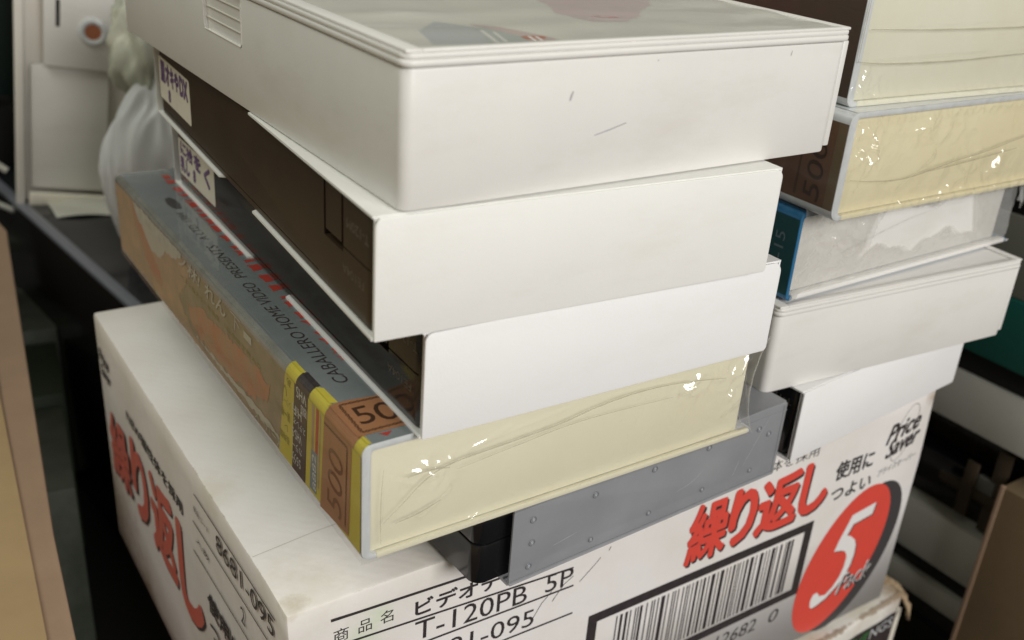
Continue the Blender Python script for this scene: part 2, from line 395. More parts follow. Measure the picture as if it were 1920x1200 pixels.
# ------------------------------------------------------------------ cartons
def make_carton():
    W, D, H = 265.7, 195.15, 105.1
    t = thing('video_tape_carton', (0, 0, -105.24), 0, 'white printed carton with red Japanese lettering and barcode, under both stacks of tapes', 'carton')
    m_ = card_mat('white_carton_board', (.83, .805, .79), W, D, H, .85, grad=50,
                  stains=((20, 0, 88, 9, (.60, .70, .50)), (26, 0, 95, 6, (.62, .71, .52)), (90, 0, 47, 5, (.62, .60, .48)), (128, 0, 92, 5, (.74, .72, .62)),
                          (6, 195, 20, 46, (.42, .31, .19)), (10, 10, 105, 20, (.70, .665, .58)), (40, 3, 105, 14, (.70, .66, .58)), (0, 60, 105, 12, (.70, .66, .57)), (120, 0, 20, 14, (.72, .68, .62)), (0, 150, 4, 16, (.45, .36, .25)), (3, 4, 105, 5, (.50, .43, .32)), (262, 0, 100, 5, (.35, .24, .14))))
    b = MB(); n = 26
    rd = random.Random(3)
    # body: a box cut into a grid so that it can bulge and sag like board
    bm = b.bm
    bmesh.ops.create_cube(bm, size=1)
    bmesh.ops.scale(bm, vec=(W, D, H), verts=bm.verts[:]); bmesh.ops.translate(bm, vec=(W/2, D/2, H/2), verts=bm.verts[:])
    bmesh.ops.bevel(bm, geom=bm.edges[:], offset=1.1, segments=2, affect='EDGES', profile=.5)
    bmesh.ops.subdivide_edges(bm, edges=[e for e in bm.edges if e.calc_length() > 50], cuts=14, use_grid_fill=True)
    for v in bm.verts:
        x, y, z = v.co
        fx, fz, fy = x/W, z/H, y/D
        bulge = .45*math.sin(math.pi*fx)*math.sin(math.pi*fz)
        if y < .3: v.co.y += -.0*bulge
        if z > H-.3: v.co.z -= .12*math.sin(math.pi*fx)*math.sin(math.pi*fy)
        if x < .3: v.co.x += .25*math.sin(9*fy)*math.sin(math.pi*fz)
        c = max(0, 1-math.dist((x, y, z), (W, 0, H))/34)      # the crushed corner on the right
        v.co.x -= 2.2*c; v.co.z -= .6*c
        c = max(0, 1-math.dist((x, y, z), (0, 0, H))/9); v.co.y += .9*c; v.co.z -= 1.0*c
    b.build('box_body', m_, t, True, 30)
    f = front(0)
    # white lid flap edge over the top: a thin seam and the paper edge of the flap
    polys('flap_seam', top(H), [[(.8, 25.6), (20, 28), (120, 33), (120, 33.3), (20, 28.3), (.8, 25.9)]], mat('flap_edge_line', (.60, .58, .52), .7), t, .04)
    polys('frame_rules', f, [
        [(11.7, 98.1), (62.2, 95.8), (72, 95.3), (72, 96.2), (62.2, 96.7), (11.7, 99.0)],
        [(14, 89.1), (91, 84.3), (91, 85.0), (14, 89.8)], [(14, 79.0), (91.8, 77.2), (91.8, 77.9), (14, 79.7)],
        [(14, 67.7), (92.7, 66.0), (92.7, 66.7), (14, 68.4)]], M['ink'], t)
    words('product_text', f, [
        ('商', 12.3, 16.6, 90.6, 95.0, 0, 0), ('品', 19.4, 23.3, 90.8, 94.9, 0, 0), ('名', 25.8, 29.7, 91.0, 95.2, 0, 0),
        ('ビデオテープ', 36.3, 79, 89.2, 94.9, .022, 0, -.03), ('T-120PB', 36.5, 74.2, 80.4, 87.2, .006, 0, -.05), ('5P', 80.9, 91.2, 78.9, 85.5, .006, 0, -.05),
        ('8681-095', 36.5, 77.6, 70.2, 76.6, .006, 0, -.05)], M['ink'], t)
    red = [('繰', 138.9, 157.6, 65.6, 90.3, .020, 0), ('り', 157.8, 171.3, 66.0, 90.6, .036, 0), ('返', 171.5, 193.4, 65.6, 89.8, .028, 0), ('し', 193.6, 209.2, 66.6, 90.0, .036, 0)]
    words('title_shadow', f, [(a, u0+.9, u1+.9, v0-1.1, v1-1.1, bo+.004, sh) for a, u0, u1, v0, v1, bo, sh in red], M['ink'], t, .05)
    words('red_title', f, red, M['red'], t, .12)
    words('slogan_text', f, [('NEW磁性体を採用', 146, 198.8, 92.4, 97.0, .0), ('使用に', 211.8, 233.4, 76.8, 85.2, .022), ('つよい', 212.2, 235.2, 67.2, 73.6, .022),
                             ('プライスセーバー', 238.6, 261.0, 70.4, 73.4, .0, .2, .12)], M['ink_grey'], t)
    words('price_logo', f, [('Price', 238.8, 258.0, 84.4, 92.8, .022, .3, .18), ('Saver', 240.6, 259.6, 77.6, 85.6, .022, .3, .18)], M['ink'], t, .12)
    P = []; n = 48
    def ell(cx, cy, a, b_, rot, k=0, n=48): return [(cx+a*math.cos(i/n*6.2832)*math.cos(rot)-b_*math.sin(i/n*6.2832)*math.sin(rot), cy+a*math.cos(i/n*6.2832)*math.sin(rot)+b_*math.sin(i/n*6.2832)*math.cos(rot)) for i in range(n)]
    o1 = ell(249.6, 87.5, 5.6, 12.6, -.25); o2 = ell(249.6, 87.5, 5.35, 12.35, -.25)
    b = MB()
    for i in range(n): j = (i+1) % n; b.face([f(*o1[i], .06), f(*o1[j], .06), f(*o2[j], .06), f(*o2[i], .06)])
    b.build('logo_ring', M['ink_grey'], t, False)
    polys('oval_shadow', f, [ell(236.4, 33.0, 35.2, 22.0, 1.13)], M['ink_grey'], t, .05)
    polys('red_oval', f, [ell(229.3, 34.6, 34.4, 21.2, 1.13)], M['red'], t, .09)
    # the swung figure 5
    c5 = [(229.1, 55.9), (242.9, 57.5), (242.0, 52.1), (231.2, 50.9), (228.9, 46.3), (231.5, 45.1), (234.9, 42.1), (236.4, 38.9), (236.8, 34.3), (236.2, 29.7), (234.6, 25.4), (230.6, 20.7), (224.9, 16.7), (220.1, 15.1), (217.3, 14.7), (215.8, 16.0), (215.2, 19.4), (216.2, 22.1), (218.5, 22.3), (220.6, 19.6), (224.2, 18.9), (227.7, 21.4), (230.7, 25.6), (232.0, 30.0), (232.1, 34.8), (230.6, 37.8), (228.0, 39.4), (222.9, 40.7), (224.5, 45.5)]
    polys('five_shadow', f, [[(u+.7, v-.6) for u, v in c5]], M['ink'], t, .12)
    polys('white_five', f, [c5], M['white_print'], t, .16)
    words('pack_shadow', f, [('Pack', 231.4, 251.6, 15.4, 24.6, .012, .35, .12)], M['ink'], t, .19)
    words('pack_text', f, [('Pack', 230.6, 250.8, 16.0, 25.2, 0, .35, .12)], M['white_print'], t, .23)
    # barcode
    b = MB(); bars = random.Random(5)
    def fq(u0, u1, v0, v1): b.face([f(u0, v0, .06), f(u1, v0, .06), f(u1, v1, .06), f(u0, v1, .06)])
    fq(99.7, 205.6, 58.0, 61.8); fq(99.7, 205.6, 27.2, 30.8); fq(99.7, 103.6, 30.8, 58.0); fq(201.4, 205.6, 30.8, 58.0)
    b.build('barcode_frame', M['ink'], t, False)
    b = MB(); u = 111.8; k = 0
    while u < 195.6:
        wd = bars.choice((.55, .55, 1.1, 1.65, .55, 1.1)); lo = 31.8
        fq(u, u+wd, lo, 56.6); u += wd + bars.choice((.55, 1.1, 1.1, 1.65, .9)); k += 1
    b.build('barcode_bars', M['ink'], t, False)
    words('barcode_number', f, [('12682', 163.0, 184.4, 18.4, 24.4, 0, .15)], M['ink_grey'], t); words('check_digit', f, [('0', 191.6, 196.6, 18.2, 24.2, 0, .15)], M['ink_grey'], t)
    # pen marks and small scuffs
    b = MB()
    for pts in ([(94.0, 78.0), (100, 83.0), (101.5, 84.6)], [(77.0, 70.5), (80.0, 75.4), (83.5, 78.6)], [(84.0, 74.5), (88.0, 79.5), (91.4, 81.4)], [(104.5, 86.0), (105.2, 87.4)]):
        for (p, q) in zip(pts, pts[1:]):
            d = Vector((q[0]-p[0], q[1]-p[1])).normalized()*.13
            b.face([f(p[0]-d.y, p[1]+d.x, .07), f(q[0]-d.y, q[1]+d.x, .07), f(q[0]+d.y, q[1]-d.x, .07), f(p[0]+d.y, p[1]-d.x, .07)])
    b.build('pen_marks', M['ink_grey'], t, False)
    # left panel
    g = left(0)
    redl = [('繰', -187, -158, 37, 68, .022, 0, .06), ('り', -155, -133, 38, 73, .036, 0), ('返', -130, -100, 38, 74, .030, 0), ('し', -98, -72, 36, 73, .036, 0)]
    words('side_title_shadow', g, [(a, u0+1.0, u1+1.0, v0-.7, v1-.7, *r_) for a, u0, u1, v0, v1, *r_ in redl], M['ink_grey'], t, .30)
    words('side_title', g, redl, mat('glare_red_print', (.62, .13, .095), .5, c2=(.58, .17, .13), vscale=90), t, .38)  # red paled in its colour to stand in for glare on this side
    words('side_text', g, [('NEW磁性体を採用', -154.3, -87.4, 78.4, 83.8, .02), ('8681-095', -54.0, -9.0, 88.3, 94.6, .004, 0, .05), ('2', -34.9, -31.8, 76.4, 82.3, .0), ('使用に', -66.7, -36, 56.5, 64.5, .03),
                           ('つよい', -66, -35, 46, 53.5, .02), ('商品コード', -75, -61, 88.8, 91.2), ('入数', -75, -62, 77.2, 79.6)], M['ink_grey'], t, .36)
    polys('side_rules', g, [[(-73.3, 95.8), (-7.8, 97.6), (-7.8, 98.1), (-73.3, 96.3)], [(-76.8, 83.6), (-12, 86), (-12, 86.5), (-76.8, 84.1)], [(-78.3, 71.2), (-12, 73.8), (-12, 74.3), (-78.3, 71.7)]], M['ink_grey'], t, .36)
    words('side_logo', g, [('Price', -191.5, -177, 86.5, 92.5, .03, .25), ('Saver', -190.5, -176, 80.5, 86.0, .03, .25)], M['ink_grey'], t, .36)
    return t
make_carton()

def make_lower_carton():
    W, D, H = 250, 195, 109.6
    t = thing('video_tape_carton', (29.41, -15.68, -215.24), 2.99, 'lower white carton with a torn corner and dark savings panel, beneath the printed carton', 'carton')
    m_ = card_mat('worn_white_board', (.80, .78, .74), W, D, H, 2.0, stains=((246, 4, 109, 14, (.35, .24, .13)), (225, 8, 109, 18, (.62, .58, .46)), (190, 2, 109, 14, (.55, .48, .36)), (2, 190, 95, 18, (.45, .33, .2))))
    b = MB(); bm = b.bm
    bmesh.ops.create_cube(bm, size=1); bmesh.ops.scale(bm, vec=(W, D, H), verts=bm.verts[:]); bmesh.ops.translate(bm, vec=(W/2, D/2, H/2), verts=bm.verts[:])
    bmesh.ops.bevel(bm, geom=bm.edges[:], offset=1.6, segments=3, affect='EDGES', profile=.5)
    bmesh.ops.subdivide_edges(bm, edges=[e for e in bm.edges if e.calc_length() > 50], cuts=16, use_grid_fill=True)
    for v in bm.verts:
        x, y, z = v.co
        if z > 90 and y < 4: v.co.y += .5*math.sin(x*.21)+.3*math.sin(x*.63); v.co.z += min(0, .7*math.sin(x*.11)-.7)
    b.build('box_body', m_, t, True, 40)
    # torn, curling edge of the top flap
    rd = random.Random(2); b = MB()
    path = [(228, 26, 110.2), (236, 22, 111.6), (243, 17, 112.2), (249, 11, 111.8), (252.4, 5, 110.0), (252.8, 0, 106.6), (250.8, -2.2, 103.4)]
    rows = []
    for i, (x, y, z) in enumerate(path):
        rows.append([b.bm.verts.new((x+rd.uniform(-.7, .7)-k*1.1, y+rd.uniform(-.6, .6)-k*1.6, z-k*1.15+rd.uniform(-.5, .5))) for k in range(4)])
    for i in range(len(rows)-1):
        for k in range(3): b.bm.faces.new((rows[i][k], rows[i+1][k], rows[i+1][k+1], rows[i][k+1]))
    o = b.build('torn_flap', M['torn_board'], t); md = o.modifiers.new('s', 'SOLIDIFY'); md.thickness = 1.3*S
    f = front(0)
    polys('side_band', f, [[(244.6, 0), (250.2, 0), (250.4, 101), (246.8, 102.6)]], M['sticker'], t, .35)
    polys('dark_panel', f, [[(120, 50), (244.4, 50), (246.0, 101.0), (120, 99.5)]], M['ink'], t, .75)
    words('panel_text', f, [('SA', 204, 215, 93.2, 98.6, .0, 0), ('NGS', 228, 244.2, 94.0, 99.6, .0, 0)], M['rim'], t, .85)
    words('panel_text_green', f, [('VI', 216, 226.5, 93.0, 99.8, .01, .3)], mat('green_print', (.05, .22, .06), .5), t, .9)
    return t
make_lower_carton()

# ------------------------------------------------------------------ tapes in card sleeves
def make_sleeved_tape(loc, yaw, label, W, D, H, card, tape_m, sticker=None, hand=(), notch=(81, 113), group='video tapes in white card sleeves', tl=2.2, tr=2.2):
    t = thing('sleeved_video_tape', loc, yaw, label, 'video tape', group)
    th = .55
    n0, n1 = notch
    tb = [(0, 0.3), (W, .3), (W, D), (0, D), (0, n1), (3, n1-2), (12, n1-4), (12, n0+4), (3, n0+2), (0, n0)]
    sl = MB()
    sl.prism(tb, 'z', 0, th); sl.prism(tb, 'z', H-th, H)
    sl.box(W-th, W, .35, D-.05, th+.01, H-th-.01)
    sl.box(0.05, W-th-.02, D-th, D-.02, th+.01, H-th-.01)
    sl.box(0.6, W-th-.02, .75, 1.2, th+.01, H-th-.01)
    body = sl.build('sleeve', card, t, False)
    fp = MB().prism(rounded(.35, W-.1, 0.02, H-.25, .2, 1.2, tr, tl, 8), 'y', -.45, .28, .12)
    fp.build('end_flap', card, t, True, 50)
    cas = MB().vbox(.9, W-1.2, 1.6, D-2, .75, H-.75, 3.4, .5)
    c = cas.build('cassette', tape_m, t, True, 30)
    for q in ((-1, 2.6, 28.2, 29.3, 13.6, H+2), (-1, 2.6, 17.9, 18.9, 13.6, H+2), (-1, 2.8, 17.9, 29.3, 12.7, 14.5)): cut(c, MB().box(*q))
    cm_ = MB(); cm_.box(-1, 1.3, -1, 17.9, 13.75, 14.15); cut(c, cm_)
    cm_ = MB(); cm_.box(-1, 1.2, 33, D+5, 2.5, 2.8); cut(c, cm_)
    fr = left_flip(.9)
    words('moulded_text', fr, [('T-120M', 4.0, 15.9, -21.2, -18.9), ('FE104A', 6.4, 18.4, -10.4, -8.3)], M['emboss'], t, .04)
    if sticker:
        y0, y1, z0, z1, z1b = sticker
        lb = polys('label', left(.9), [rounded(-y1, -y0, z0, z1, 1, 1, 1.2, .8)], M['sticker'], t, .06)
        words('handwriting', left(.9), hand, M['pen'], t, .1)
    return t
CW, CB = M['card_white'], M['card_bright']
make_sleeved_tape((11.16, -22.34, 83.77), -3.77, 'white sleeved tape with brown spine and cream label, just under the topmost white case', 105.7, 190.3, 26.75, CW, M['brown_tape'],
                  (145.8, 187, 6.0, 20.2, 0), [('屋', -184.8, -178.4, 11.8, 19.2, .04, .05), ('才', -177.8, -171.6, 12, 19.4, .05, .1), ('キ', -171, -166, 12.4, 19.4, .05, .05), ('や', -165.4, -159.4, 12.8, 19.2, .05, .1), ('DX', -158.6, -148, 12.8, 19.4, .05, .05), ('8', -175.4, -172, 6.9, 11.2, .06, .1)])
make_sleeved_tape((22.63, -23.09, 57.75), -1.57, 'white sleeved tape with dark shiny spine, lying on the shrink-wrapped case with price tags', 104.2, 191.3, 25.95, CB, M['dark_tape'],
                  (145.8, 186, 5.0, 18.0, 0), [('に', -184, -177, 12.6, 17.4, .05, .05), ('拾', -176.6, -169, 12.0, 17.4, .04, .05), ('を', -168, -160, 11.6, 17.2, .05, .05), ('く', -157, -150, 9, 16.4, .05, .1), ('乳', -185, -179, 6.2, 12.0, .04, .05), ('し', -178, -174, 6.2, 12.0, .05, .05), ('8', -170, -166.8, 6.4, 11, .06, .1)], tl=2.0, tr=3)
j = make_sleeved_tape((168.26, -10.69, 0.02), 5.37, 'bright white sleeved tape lowest in the right stack, on the carton', 102.4, 190, 26.0, CB, M['black_plastic'], tl=.6, tr=2.5)

# ------------------------------------------------------------------ white hard plastic cases
def make_hard_case(loc, yaw, label, W, D, H, grip=False, art=False):
    t = thing('white_video_case', loc, yaw, label, 'video case', 'white hard plastic video cases')
    b = MB().vbox(.3, W-2.6, .35, D-.5, .15, H-3.5, 2.4, .45, 6)
    body = b.build('case_body', M['plastic_white'], t, True, 30)
    if grip:
        cm_ = MB().box(-3, 1.3, 84.8, 113.2, 15.2, 30, .0); cut(body, cm_)
        rb = MB()
        for z in (18.3, 21.2, 24.1): rb.prism([(85, z-.12), (113, z-.12), (113, z+.12), (85, z+.12)], 'x', 1.0, 1.28)
        rb.build('grip_ribs', M['plastic_warm'], t, True)
        # shallow raised edge round the grip
        eb = MB(); eb.tube([(.35, 84.8, 26), (.35, 84.8, 16.2), (.35, 85.6, 15.3), (.35, 112.2, 15.3), (.35, 113.3, 16.4), (.35, 113.3, 26)], .22)
        eb.build('grip_edge', M['plastic_white'], t)
    # lid: two beads at its front edge, a raised border round the sleeve pocket
    lid = MB()
    lid.vbox(-.1, W-1.6, -.25, D-.3, H-3.4, H-1.85, 2.6, .55, 6)
    lid.vbox(.05, W-1.75, -.05, D-.4, H-1.95, H-.75, 2.4, .4, 6)
    lid.build('lid', M['plastic_white'], t, True, 45)
    br = MB()
    br.box(.5, 4.2, .3, D-.8, H-.8, H, .3); br.box(W-5.2, W-2.2, .3, D-.8, H-.8, H-.05, .3); br.box(4.1, W-5.1, .25, 2.2, H-.8, H-.02, .3); br.box(4.1, W-5.1, D-3, D-.8, H-.8, H-.02, .3)
    br.build('pocket_border', M['plastic_white'], t, True, 45)
    # clasp wall on the right, set back a little
    MB().vbox(W-2.4, W-.1, 1.6, D-2, 1.2, H-3.6, .7, .3).build('clasp_wall', M['plastic_white'], t, True, 40)
    if art:
        ins = MB().face([(4.2, 2.2, H-.62), (W-5.2, 2.2, H-.62), (W-5.2, D-3, H-.62), (4.2, D-3, H-.62)])
        ins.build('paper_insert', mat('pale_green_insert', (.78, .76, .64), .4, c2=(.62, .62, .53), vscale=34), t, False)
        f = top(H-.62)
        polys('blue_band', f, [[(9.7, 6.5), (20, 4.6), (25.8, 5), (26.0, 11), (30, 17), (26.4, 23.5), (22.5, 28.6), (14, 20)]], mat('dull_blue_band', (.20, .28, .33), .4, c2=(.28, .34, .34), vscale=90), t, .05)
        polys('green_band', f, [[(20.5, 4.2), (31, 4.0), (33.0, 9.0), (30.5, 18), (27, 21), (24.5, 12)]], mat('dark_green_band', (.10, .21, .15), .4, c2=(.22, .30, .22), vscale=90), t, .09)
        polys('red_band', f, [[(30.5, 4.0), (37.5, 4.0), (37.8, 7.0), (35.6, 14), (33, 20), (28.4, 24), (29.8, 17), (31.6, 10)]], mat('soft_red_band', (.50, .18, .13), .4, c2=(.42, .26, .19), vscale=90), t, .13)
        polys('white_strokes', f, [[(22.4, 4.4), (23.4, 4.4), (27.4, 17), (26.4, 17)], [(24.6, 4.4), (25.5, 4.4), (29.0, 15), (28.2, 15)], [(31.6, 4.4), (32.3, 4.4), (33.6, 9), (33.0, 9.2)], [(33.2, 4.4), (33.8, 4.4), (35.0, 8.4), (34.4, 8.6)]], M['white_print'], t, .17)
        polys('pink_mark', f, [[(60, 22), (68, 20.5), (77, 26), (84, 34), (92, 40), (98, 47), (95, 56), (66, 58), (64, 46), (58, 34)]], mat('pink_print', (.55, .22, .24), .4, c2=(.50, .30, .28), vscale=200), t, .06, .5)
        words('mark_strokes', f, [('ベスト', 63, 74, 25, 29, 0, .2), ('video', 65, 84, 33.5, 38, 0, .2)], mat('pale_pink_print', (.58, .30, .30), .4), t, .1)
        def fz(u, v):
            x = 4.2+u*(W-9.4); y = 2.2+v*(D-5.2)
            z = H-.30 + .22*math.sin(y*.33+x*.05+math.sin(x*.08)*1.3)*math.exp(-((y-20)/24)**2) + .07*math.sin(x*.31+y*.1) + .9*math.exp(-((y-36+.12*(x-18))/2.6)**2)*math.exp(-((x-19)/8)**2)
            return (x, y, z)
        MB().grid(fz, 60, 90).build('clear_pocket', film_mat('clear_pocket_film', tint=(.96, .96, .93), base=.05, edge=.75, rough=.13, bump=.15, bscale=60, haze=.38), t, True, 180)  # the haze paints pale reflected glare into the pocket film
    # moulding scuffs on the front wall
    return t
A_ = make_hard_case((16.33, -23.51, 110.63), -.06, 'big white plastic case with a ribbed grip, topmost of the left stack', 124.6, 197, 31.2, True, True)
sm_ = mat('grey_scuff', (.42, .42, .43), .6)
for pl in ([(38.5, 19.1), (38.9, 19.2), (39.5, 21.0), (39.2, 21.2), (38.7, 20.3)], [(46, 11.2), (50, 12.0), (54.5, 13.2), (54.4, 13.45), (50, 12.35), (46, 11.45)], [(61, 26.2), (61.5, 26.1), (61.6, 26.5)], [(102.5, 25.2), (102.8, 25.3), (102.9, 26.4), (102.7, 26.4)]):
    polys('scuff_mark', front(.35), [pl], sm_, A_, .05)
make_hard_case((154.65, -6.12, 26.13), -4.14, 'smooth white plastic case with a double rim, second from the bottom of the right stack', 117.3, 204, 30.0)

# ------------------------------------------------------------------ shrink-wrapped book cases
def make_book_case(loc, yaw, label, W, D, H, cover_m, rim_m, tray_m, spine_m, film=None, wrinkles=(), group='shrink-wrapped video cases', crumple=(), t0=2.3, ri=4.5, fi=1.1, sag=4.0, r0=2.6, seed=1, puff=.55):
    t = thing('video_case', loc, yaw, label, 'video case', group)
    n = 6
    # U-shaped cover: bottom plate, rounded spine, top plate
    out = []
    for i in range(n+1): a = math.radians(270-90*i/n); out.append((r0+r0*math.cos(a), r0+r0*math.sin(a)))
    for i in range(n+1): a = math.radians(180-90*i/n); out.append((r0+r0*math.cos(a), H-r0+r0*math.sin(a)))
    inn = []; r1 = max(r0-t0, 1.0)
    for i in range(n+1): a = math.radians(90+90*i/n); inn.append((t0+r1+r1*math.cos(a), H-1.7-r1+r1*math.sin(a)))
    for i in range(n+1): a = math.radians(180+90*i/n); inn.append((t0+r1+r1*math.cos(a), 1.5+r1+r1*math.sin(a)))
    pts = [(W, 0)] + out + [(W, H), (W, H-1.7)] + inn + [(W, 1.5)]
    MB().prism(pts, 'y', 0, D, .35).build('cover', rim_m, t, True, 35)
    MB().box(t0+1.5, W-1, -.12, fi, .1, 1.62, .2).build('front_lip', tray_m, t)
    # printed sheets on the outside of the cover
    MB().face([(-.05, .3, r0), (-.05, .3, H-r0), (-.05, D-.3, H-r0), (-.05, D-.3, r0)]).build('spine_sheet', spine_m, t, False)
    MB().face([(r0*.7, .3, H+.05), (W-.3, .3, H+.05), (W-.3, D-.3, H+.05), (r0*.7, D-.3, H+.05)]).build('top_sheet', cover_m, t, False)
    MB().vbox(t0+.1, W-ri, fi, D-fi, 1.55, H-1.75, 1.0, .3).build('tray', tray_m, t, True, 35)
    if film:
        rd = random.Random(seed)
        def wr(x, z):
            d = 0
            for (x0, z0, x1, z1, amp, wid) in wrinkles:
                L2 = (x1-x0)**2+(z1-z0)**2; k = ((x-x0)*(x1-x0)+(z-z0)*(z1-z0))/L2; kk = min(1, max(0, k))
                px, pz = x0+kk*(x1-x0), z0+kk*(z1-z0)
                dist = math.hypot(x-px, z-pz); taper = min(1, .12+5*min(kk, 1-kk))
                d += 2.0*amp*taper*math.exp(-(dist/(wid*1.25))**2)
            for (cx, cz, rx, rz, amp, sc_) in crumple:
                g_ = math.exp(-((x-cx)/rx)**2-((z-cz)/rz)**2)
                if g_ > .02: d += amp*g_*(1.1-2.2*abs(noise.noise(Vector((x*sc_+z*sc_*.4, z*sc_-x*sc_*.2, seed*3.1)))) - .45*abs(noise.noise(Vector((x*sc_*2.3, z*sc_*2.3, seed)))))
            return d
        def xr(z): return W+.35-sag*math.sin(math.pi*min(1, max(0, z/H)))**.8
        def fpos(u, v):
            z = -.25+v*(H+.5); x = -.3+u*(xr(z)+.3)
            e = min(1, min(v, 1-v)*7, u*22)
            y = -.35 + puff*e - wr(x, z) + .20*noise.noise(Vector((x*.045, z*.11, seed)))*e + .12*noise.noise(Vector((x*.13+z*.1, z*.19, seed+7)))*e
            return (x, y, z)
        fb = MB(); fb.grid(fpos, 330, 96)
        fb.grid(lambda u, v: (xr(-.25+v*(H+.5)), -.35+u*D, -.25+v*(H+.5)), 20, 16)
        fb.build('shrink_film', film, t, True, 180)
        eb = MB(); eb.tube([(xr(H*k_/16), -.32+.08*math.sin(k_*2), H*k_/16) for k_ in range(17)], .2, 6).tube([(xr(H*k_/16)+.25*math.sin(k_), 2.5+1.5*math.sin(k_*.7), H*k_/16) for k_ in range(17)], .12, 6)
        eb.build('film_edge', M['film_torn'], t, True, 180)
        sb = MB()
        sb.grid(lambda u, v: (-.35-.05*math.sin(u*40+v*5), -.3+u*(D+.3), .5+v*(H-.8)), 60, 10)
        sb.grid(lambda u, v: (.4+u*(W-.5), -.3+v*(D+.3), H+.22), 20, 30)
        sb.tube([(.1, -.2, H-.1), (.1, D, H-.1)], .28)
        sb.build('film_sides', M['film_flat'], t, True, 180)
    return t

WD = [(12.6, 8.4, 22.6, 15.4, .62, 1.6), (92.5, 21.2, 100.5, 24.8, .5, 1.2), (15.5, 17.8, 23.0, 22.6, .35, .8), (20, 20.8, 13, 23.2, .28, .7), (21, 20, 17, 14, .3, .7), (22, 21, 40, 26, .14, .5), (22.5, 22.5, 60, 26.5, .10, .45),
      (60, 26.5, 104, 24.6, .12, .6), (93, 20.8, 99, 24, .22, .6), (112, 21, 118, 27.5, .5, .9), (109, 9, 117, 15, .25, .8), (111, 14, 117, 22, .4, .8), (4, 8, 4.4, 20, .25, .7),
      (10, 3.2, 100, 3.8, .18, 1.1), (100, 3.5, 120, 4.5, .35, 1.2), (3.5, 2.5, 40, 2.4, .2, .6)]
D_ = make_book_case((10.19, -20.24, 26.71), -.18, 'shrink-wrapped case with brown price tag and yellow striped spine, bulging over the carton corner', 123.7, 204.2, 31.0,
                    M['silver_print'], M['rim'], M['cream'], M['sand'], M['film'], WD, crumple=((17, 19.5, 8, 4.5, 1.3, .20), (114, 18, 6, 9, 1.5, .17), (98, 22, 9, 4, 1.1, .19), (60, 3, 70, 2.2, .5, .12)))
H_ = 31.0
lf, tp = left(0), top(H_)
# artwork printed on the spine
polys('spine_art_peach', lf, [[(-204, 3), (-204, 28), (-190, 28.6), (-181, 28), (-176, 28.4), (-170, 22), (-160, 18.5), (-150, 24), (-128, 28.3), (-118, 26), (-124, 19), (-132, 12), (-122, 6), (-108, 2.8), (-150, 2.8)]], M['peach'], D_, .10, .8)
polys('spine_art_coral', lf, [[(-182, 28.4), (-175, 28.6), (-168, 22), (-160, 17), (-150, 11), (-152, 6), (-164, 9), (-176, 16), (-183, 23)], [(-122, 13), (-110, 17.5), (-92, 18.8), (-68, 19.8), (-54, 19.4), (-56, 13.2), (-70, 8.2), (-92, 6.2), (-112, 6.6), (-120, 9)]], M['coral'], D_, .13, 1.0)
polys('torn_streak', lf, [[(-181, 28.8), (-126, 28.9), (-128, 26.2), (-141, 26.8), (-150, 24.5), (-163, 25.4), (-174, 23)]], mat('pale_scuffed_print', (.50, .51, .46), .4, c2=(.36, .36, .31), vscale=260), D_, .18, .6)
polys('spine_art_pale', lf, [[(-175, 28.7), (-128, 28.7), (-132, 24.6), (-144, 23), (-150, 18.4), (-161, 17.2), (-170, 22)], [(-118, 5.8), (-90, 4.6), (-60, 5.2), (-46, 6.4), (-60, 7.8), (-95, 6.0)]], M['fog'], D_, .16, .5)
words('spine_title', lf, [('ノ林!', -129, -108, 24.2, 29.0, .025, .2), ('れん', -104, -86, 24.0, 28.8, .02, .1), ('下', -82, -74, 24.0, 28.6, .02, .1), ('ー', -72, -66, 24.8, 27.2, .03, .2),
                          ('スーパーX', -66, -47, 3.2, 7.0, .0, .1)], M['fog'], D_, .20)
words('spine_small_text', lf, [('ベスト版カラー作品集', -128, -92, 20.2, 22.0, 0), ('日本語字幕入り', -86, -60, 20.6, 22.2, 0)], M['olive_ink'], D_, .20)
polys('yellow_panel', lf, [[(-48.6, 2.6), (-39.4, 2.6), (-36.6, 28.5), (-42.7, 28.5)], [(-31.4, 2.6), (-.4, 2.6), (-.3, 28.5), (-28.6, 28.5)]], M['yellow'], D_, .19)
polys('yellow_wrap', top(H_+.06), [[(1.6, 36.2), (2.4, 36.0), (2.6, 42.6), (1.6, 42.6)], [(1.6, 20.0), (3.4, 19.6), (3.2, 27.2), (1.6, 28.4)], [(1.6, .5), (2.4, .4), (2.2, 3.9), (1.6, 3.9)]], M['yellow'], D_, .06)
wrap = MB()
def arc(y0, y1, mm, nm, rr=2.66):
    b = MB()
    b.grid(lambda u, v: (2.6-rr*math.cos(math.pi/2*v), y0+u*(y1-y0), H_-2.6+rr*math.sin(math.pi/2*v)), 8, 8); b.build(nm, mm, D_, True, 180)
arc(36.3, 42.7, M['yellow'], 'yellow_edge'); arc(28.4, 36.3, M['ink'], 'black_edge'); arc(19.4, 28.4, M['yellow'], 'yellow_edge'); arc(3.9, 19.2, M['orange_tag'], 'tag_edge', 2.74); arc(.4, 3.9, M['yellow'], 'yellow_edge')
arc(42.7, 204, mat('shiny_silver_edge', (.26, .27, .25), .12, c2=(.20, .20, .18), vscale=120, spec=1.0), 'spine_edge')
polys('black_panel', lf, [[(-39.8, 2.6), (-31.6, 2.6), (-28.8, 28.5), (-36.8, 28.5)]], M['ink'], D_, .22)
polys('black_wrap', top(H_+.06), [[(1.6, 28.4), (3.0, 28.4), (3.0, 36.0), (1.6, 36.0)]], M['ink'], D_, .05)
